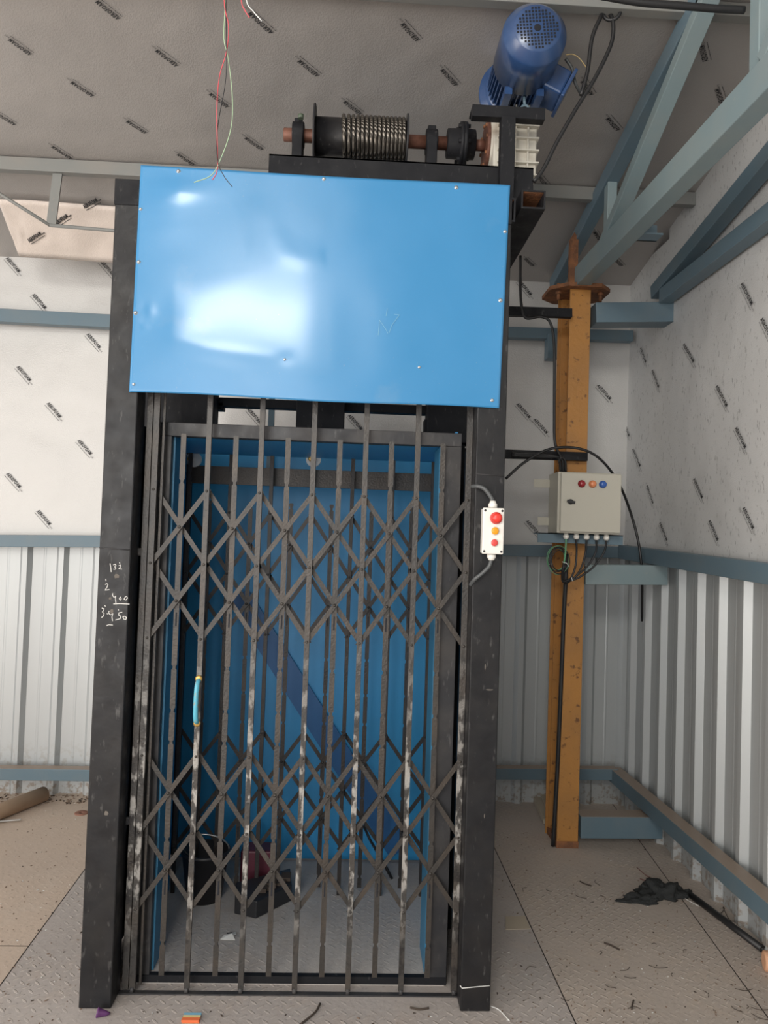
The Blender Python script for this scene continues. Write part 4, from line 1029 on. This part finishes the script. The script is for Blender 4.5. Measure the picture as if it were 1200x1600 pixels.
wire('looped_cable', 'black cable looped through the ring and dropping behind the blue panel', [at(908, 149, YM), at(918, 110, YM), at(925, 60, YM), at(938, 28, YM), at(946, 17, YM + .02), at(957, 30, YM), at(957, 60, YM), at(946, 90, YM), at(925, 130, YM), at(900, 170, YM), at(870, 222, YM), at(850, 262, YM), at(834, 284, YM)], .0075, M_RUB, 'cable')
wire('motor_cable', 'short grey cable leaving the terminal box of the blue motor', [at(884, 92, .2), at(894, 108, .2), at(899, 130, .2), at(908, 148, .25)], .006, M_GCABLE, 'cable')
wire('motor_wire', 'thin yellow wire curling from the motor terminal box', [at(884, 86, .2), at(895, 85, .2), at(906, 92, .2), at(917, 107, .2)], .0018, M_YWIRE)
wire('black_conduit', 'thick black cable crossing the top right corner to the truss upright', [at(940, -6, -.36), at(1000, 4, -.36), at(1060, 9, -.36), at(1120, 14, -.36), at(1163, 16, -.36)], .0115, M_RUB, 'cable')

# ================================================================= FLOOR ITEMS
# cardboard roll, left
a, b = fl(68, 1252), fl(-25, 1290)
r = .042; d = (b - a).normalized()
m = MB(); m.lathe(a + Vector((0, 0, r)), d, [(0, r - .004), (0, r), (.9, r), (.9, r - .004), (.02, r - .004)], 32); m.lathe(a + Vector((0, 0, r)) + d * .03, d, [(0, r - .005), (.004, r - .005)], 24)
tag(m.build('cardboard_roll', M_CARD), 'long brown cardboard roll lying on the sandy floor left of the lift', 'roll')
c = fl(127, 1271)
m = MB(); m.lathe(c, (0, 0, 1), [(0, .036), (.004, .036), (.006, .033), (.004, .014), (.004, .008), (0, .008)], 28); tag(m.build('grinding_disc', M_DISC), 'copper-brown grinding disc on the floor beside the left lift post', 'disc')
m = MB(); p = fl(0, 1288); m.prism([p + Vector((-.10, 0, .003)), p + Vector((.09, .03, .012)), p + Vector((.09, .05, .010)), p + Vector((-.1, .03, .002))], (0, 0, .002)); tag(m.build('paper_strip', M_PAPER), 'pale paper strip on the floor under the cardboard roll', 'paper')
# purple cone cap
c = fl(160, 1588); m = MB(); m.lathe(c + Vector((-.018, 0, .012)), (1, .1, -.15), [(0, .011), (.0, .015), (.004, .016), (.007, .0135), (.030, .008), (.042, .002)], 20); m.lathe(c + Vector((-.0175, 0, .012)), (1, .1, -.15), [(.002, .010), (.003, .001)], 16)
tag(m.build('purple_cone', M_PURPLE), 'small purple cone-shaped plastic cap by the foot of the left post', 'cap')
# coloured packet
a, b = fl(287, 1590), fl(314, 1590); pk = thing('candy_packet', (a + b) / 2, 'small orange, yellow and blue packet on the floor before the gate', 'packet')
for k, mt_ in enumerate((M_PKBLUE, M_PKYEL, M_ORANGE)):
    m = MB(); y0 = a.y - .012 * (k + 0) + .008; m.prism([(a.x - .001 * k, y0 - .013, .004), (b.x - .001 * k, y0 - .013, .004), (b.x, y0, .005), (a.x, y0, .005)], (0, 0, .006)); m.build('packet_band', mt_, pk)
m = MB(); m.box((a.x, a.y - .03, .0005), (b.x, a.y + .006, .004)); m.build('packet_body', M_ORANGE, pk)
# rag
def clump(name, mat, c, sx, sy, sz, seed, label, cat, amp=.5):
    m = MB(); bmesh.ops.create_icosphere(m.bm, subdivisions=4, radius=1)
    for v in m.bm.verts:
        k = 1 + amp * noise.noise(v.co * 1.7 + Vector((seed, 0, 0))) + .3 * amp * noise.noise(v.co * 5 + Vector((seed, 3, 0)))
        v.co = Vector((v.co.x * sx * k, v.co.y * sy * k, max(0, (v.co.z + .25) * sz * k))) + c
    for f in m.bm.faces: f.smooth = True
    return m
c = fl(1034, 1400)
m = clump('rag', M_CLOTH, c, .085, .055, .050, 2, '', '', .7)
for (px, py, a_, b_, c_, sd) in ((1000, 1408, .075, .028, .020, 5), (1015, 1395, .05, .03, .025, 8), (1058, 1398, .05, .02, .022, 4)):
    k = clump('rag', M_CLOTH, fl(px, py), a_, b_, c_, sd, '', '', .9)
    tmp = bpy.data.meshes.new('rag_part'); k.bm.to_mesh(tmp); k.bm.free(); m.bm.from_mesh(tmp); bpy.data.meshes.remove(tmp)
for f in m.bm.faces: f.smooth = True
tag(m.build('rag', M_CLOTH), 'crumpled black rag lying on the dusty floor near the right wall', 'rag')
a, b = fl(1080, 1404), fl(1192, 1489)
m = MB(); m.lathe(a + Vector((0, 0, .014)), (b - a), [(0, .010), (0, .014), ((b - a).length, .014), ((b - a).length, .010), (.01, .010)], 18); tag(m.build('black_pipe', M_RUB), 'straight black pipe lying on the floor along the right wall', 'pipe')
c = fl(1191, 1516); m = MB(); m.lathe(c + Vector((.004, 0, .036)), (1, -.25, 0), [(0, .028), (.002, .034), (.006, .036), (.35, .036), (.35, .03)], 32); tag(m.build('cardboard_roll', M_PEACH), 'peach-coloured roll end at the right edge beside the black pipe', 'roll')
c = fl(806, 1442); m = MB(); m.prism([fl(790, 1433, .001), fl(820, 1432, .001), fl(829, 1452, .001), fl(790, 1453, .001)], (0, 0, .003)); tag(m.build('cardboard_scrap', M_TILE), 'pale beige scrap on the floor right of the lift post', 'scrap')
wire('floor_wire', 'thin reddish wires tangled on the floor above the black rag', [fl(995, 1355, .003), fl(1010, 1368, .004), fl(1032, 1378, .008), fl(1036, 1384, .006), fl(1000, 1373, .003)], .0018, Mat('dull_red_wire', (0.20, 0.07, 0.06, 1), .5).m)
wire('floor_wire', 'thin white wire curved on the floor between the rag and the black pipe', [fl(1050, 1390, .004), fl(1064, 1392, .004), fl(1068, 1402, .004), fl(1092, 1416, .004)], .0014, M_TIE)
wire('floor_wire', 'small brown wire ring on the floor by the right wall', [fl(1118, 1424, .004), fl(1126, 1427, .004), fl(1132, 1420, .004), fl(1130, 1418, .004), fl(1140, 1437, .003), fl(1150, 1440, .003)], .0014, M_TWIG)
wire('white_string', 'white string end on the floor at the foot of the right post', [fl(766, 1572, .003), fl(780, 1578, .003), fl(796, 1595, .003)], .0018, M_TIE, 'string')
wire('bent_twig', 'curved brown twig on the floor in front of the gate', [fl(500, 1568, .004), fl(492, 1582, .004), fl(468, 1602, .004)], .0035, M_TWIG, 'twig')
wire('bent_twig', 'short straight brown stick on the floor near the right post', [fl(641, 1574, .004), fl(655, 1577, .004), fl(670, 1575, .004)], .0035, M_TWIG, 'twig')
wire('bent_twig', 'small dark curved stick on the floor right of the lift, midway to the wall', [fl(944, 1473, .004), fl(955, 1477, .004), fl(968, 1484, .004)], .0035, M_TWIG, 'twig')
wire('bent_twig', 'tiny dark twig on the floor just below the yellow column', [fl(906, 1377, .003), fl(914, 1381, .003), fl(924, 1384, .003)], .003, M_TWIG, 'twig')
wire('bent_twig', 'small upright bent twig low on the right floor near the bottom edge', [fl(990, 1563, .003), fl(988, 1570, .003), fl(987, 1577, .003)], .003, M_TWIG, 'twig')
# two timber boards leaning behind the column
m = MB(); m.beam(fl(838, 1216, .03), fl(858, 1262, .03), .05, .04); m.beam(fl(836, 1240, .02), fl(856, 1284, .02), .05, .03); tag(m.build('timber_offcut', M_TILE), 'dusty timber offcuts on the floor behind the yellow column', 'timber')
# crumbs and litter scattered on the floor (uncountable)
m = MB(); rd = random.Random(11)
def chip(P, s, mi):
    m.mi = mi; a = rd.uniform(0, 6.28); k = rd.choice((3, 4, 5)); el = rd.uniform(1, 3)
    vs = [P + Vector((math.cos(a) * math.cos(t) * s * el - math.sin(a) * math.sin(t) * s, math.sin(a) * math.cos(t) * s * el + math.cos(a) * math.sin(t) * s, .0008)) for t in [6.283 * i / k for i in range(k)]]
    m.prism(vs, (0, 0, s * .5 + .0008))
for i in range(620):
    if rd.random() < .7: P = fl(rd.uniform(775, 1200), rd.uniform(1300, 1600) ** 1.0)
    else: P = fl(rd.uniform(0, 130), rd.uniform(1250, 1600))
    if P.x > XR - .01 or P.y > YB: continue
    chip(P, rd.uniform(.0007, .0026), rd.choice((0, 1, 1, 1, 1, 2)))
for i in range(260): chip(Vector((rd.uniform(-2.2, -1.3), YB - rd.uniform(.0, .14) , 0)), rd.uniform(.002, .006), rd.choice((1, 1, 0)))
for i in range(120): chip(Vector((rd.uniform(-.9, .6), rd.uniform(-.35, .0), 0)), rd.uniform(.001, .003), rd.choice((0, 1, 2)))
for i in range(26):     # thin stray fibres
    P = fl(rd.uniform(820, 1180), rd.uniform(1350, 1590)); a = rd.uniform(0, 6.28); L_ = rd.uniform(.02, .07)
    if P.x > XR - .05: continue
    m.mi = 0; m.tube(curve_pts([P + Vector((0, 0, .002)), P + Vector((math.cos(a) * L_ * .5, math.sin(a) * L_ * .5, .004)), P + Vector((math.cos(a + .5) * L_, math.sin(a + .5) * L_, .002))], 4), .0011, 5)
o = m.build('floor_litter', [M_TWIG, M_DUST, M_PAPER]); tag(o, 'grit, chips and fibres scattered over the floor', 'litter', kind='stuff')

# ================================================================= LIGHT
w = bpy.data.worlds.new('sky'); SC.world = w; w.use_nodes = True
bgn = w.node_tree.nodes['Background']; bgn.inputs[0].default_value = (0.93, 0.96, 1.0, 1); bgn.inputs[1].default_value = 1.1
def area(name, loc, rot, sx, sy, power, col=(1, 1, 1)):
    l = bpy.data.lights.new(name, 'AREA'); l.shape = 'RECTANGLE'; l.size = sx; l.size_y = sy; l.energy = power; l.color = col
    o = bpy.data.objects.new(name, l); COL.objects.link(o); o.location = loc; o.rotation_euler = rot; return o
area('high_window_daylight', ((WX0 + WX1) / 2, YF - .02, (WZ0 + WZ1) / 2), (math.radians(90), 0, 0), WX1 - WX0, WZ1 - WZ0, 120, (1, .97, .9))
area('doorway_daylight', (-2.3, YF - .02, 1.55), (math.radians(90), 0, 0), 3.8, 3.0, 175, (1, .975, .95))
area('left_opening_daylight', (XL + .02, -3.6, 1.7), (0, math.radians(-90), 0), 2.8, 4.4, 190, (1, .90, .80))

# ================================================================= CAMERA
cd = bpy.data.cameras.new('camera'); co_ = bpy.data.objects.new('camera', cd); COL.objects.link(co_)
cd.sensor_fit = 'VERTICAL'; cd.sensor_height = 24.0; cd.sensor_width = 18.0; cd.lens = F / 1600 * 24.0; cd.clip_start = .01
# rows of the rotation: camera x = right, y = up, z = backward
right = Vector((Xa.x, Ya.x, Za.x)); down = Vector((Xa.y, Ya.y, Za.y)); fwd = Vector((Xa.z, Ya.z, Za.z))
R3_ = Matrix((right, -down, -fwd)).transposed()
co_.matrix_world = Matrix.Translation(CAM) @ R3_.to_4x4()
SC.camera = co_
SC.view_settings.view_transform = 'Standard'; SC.view_settings.look = 'None'; SC.view_settings.gamma = 1; SC.view_settings.use_curve_mapping = False
SC.view_settings.exposure = 0.0
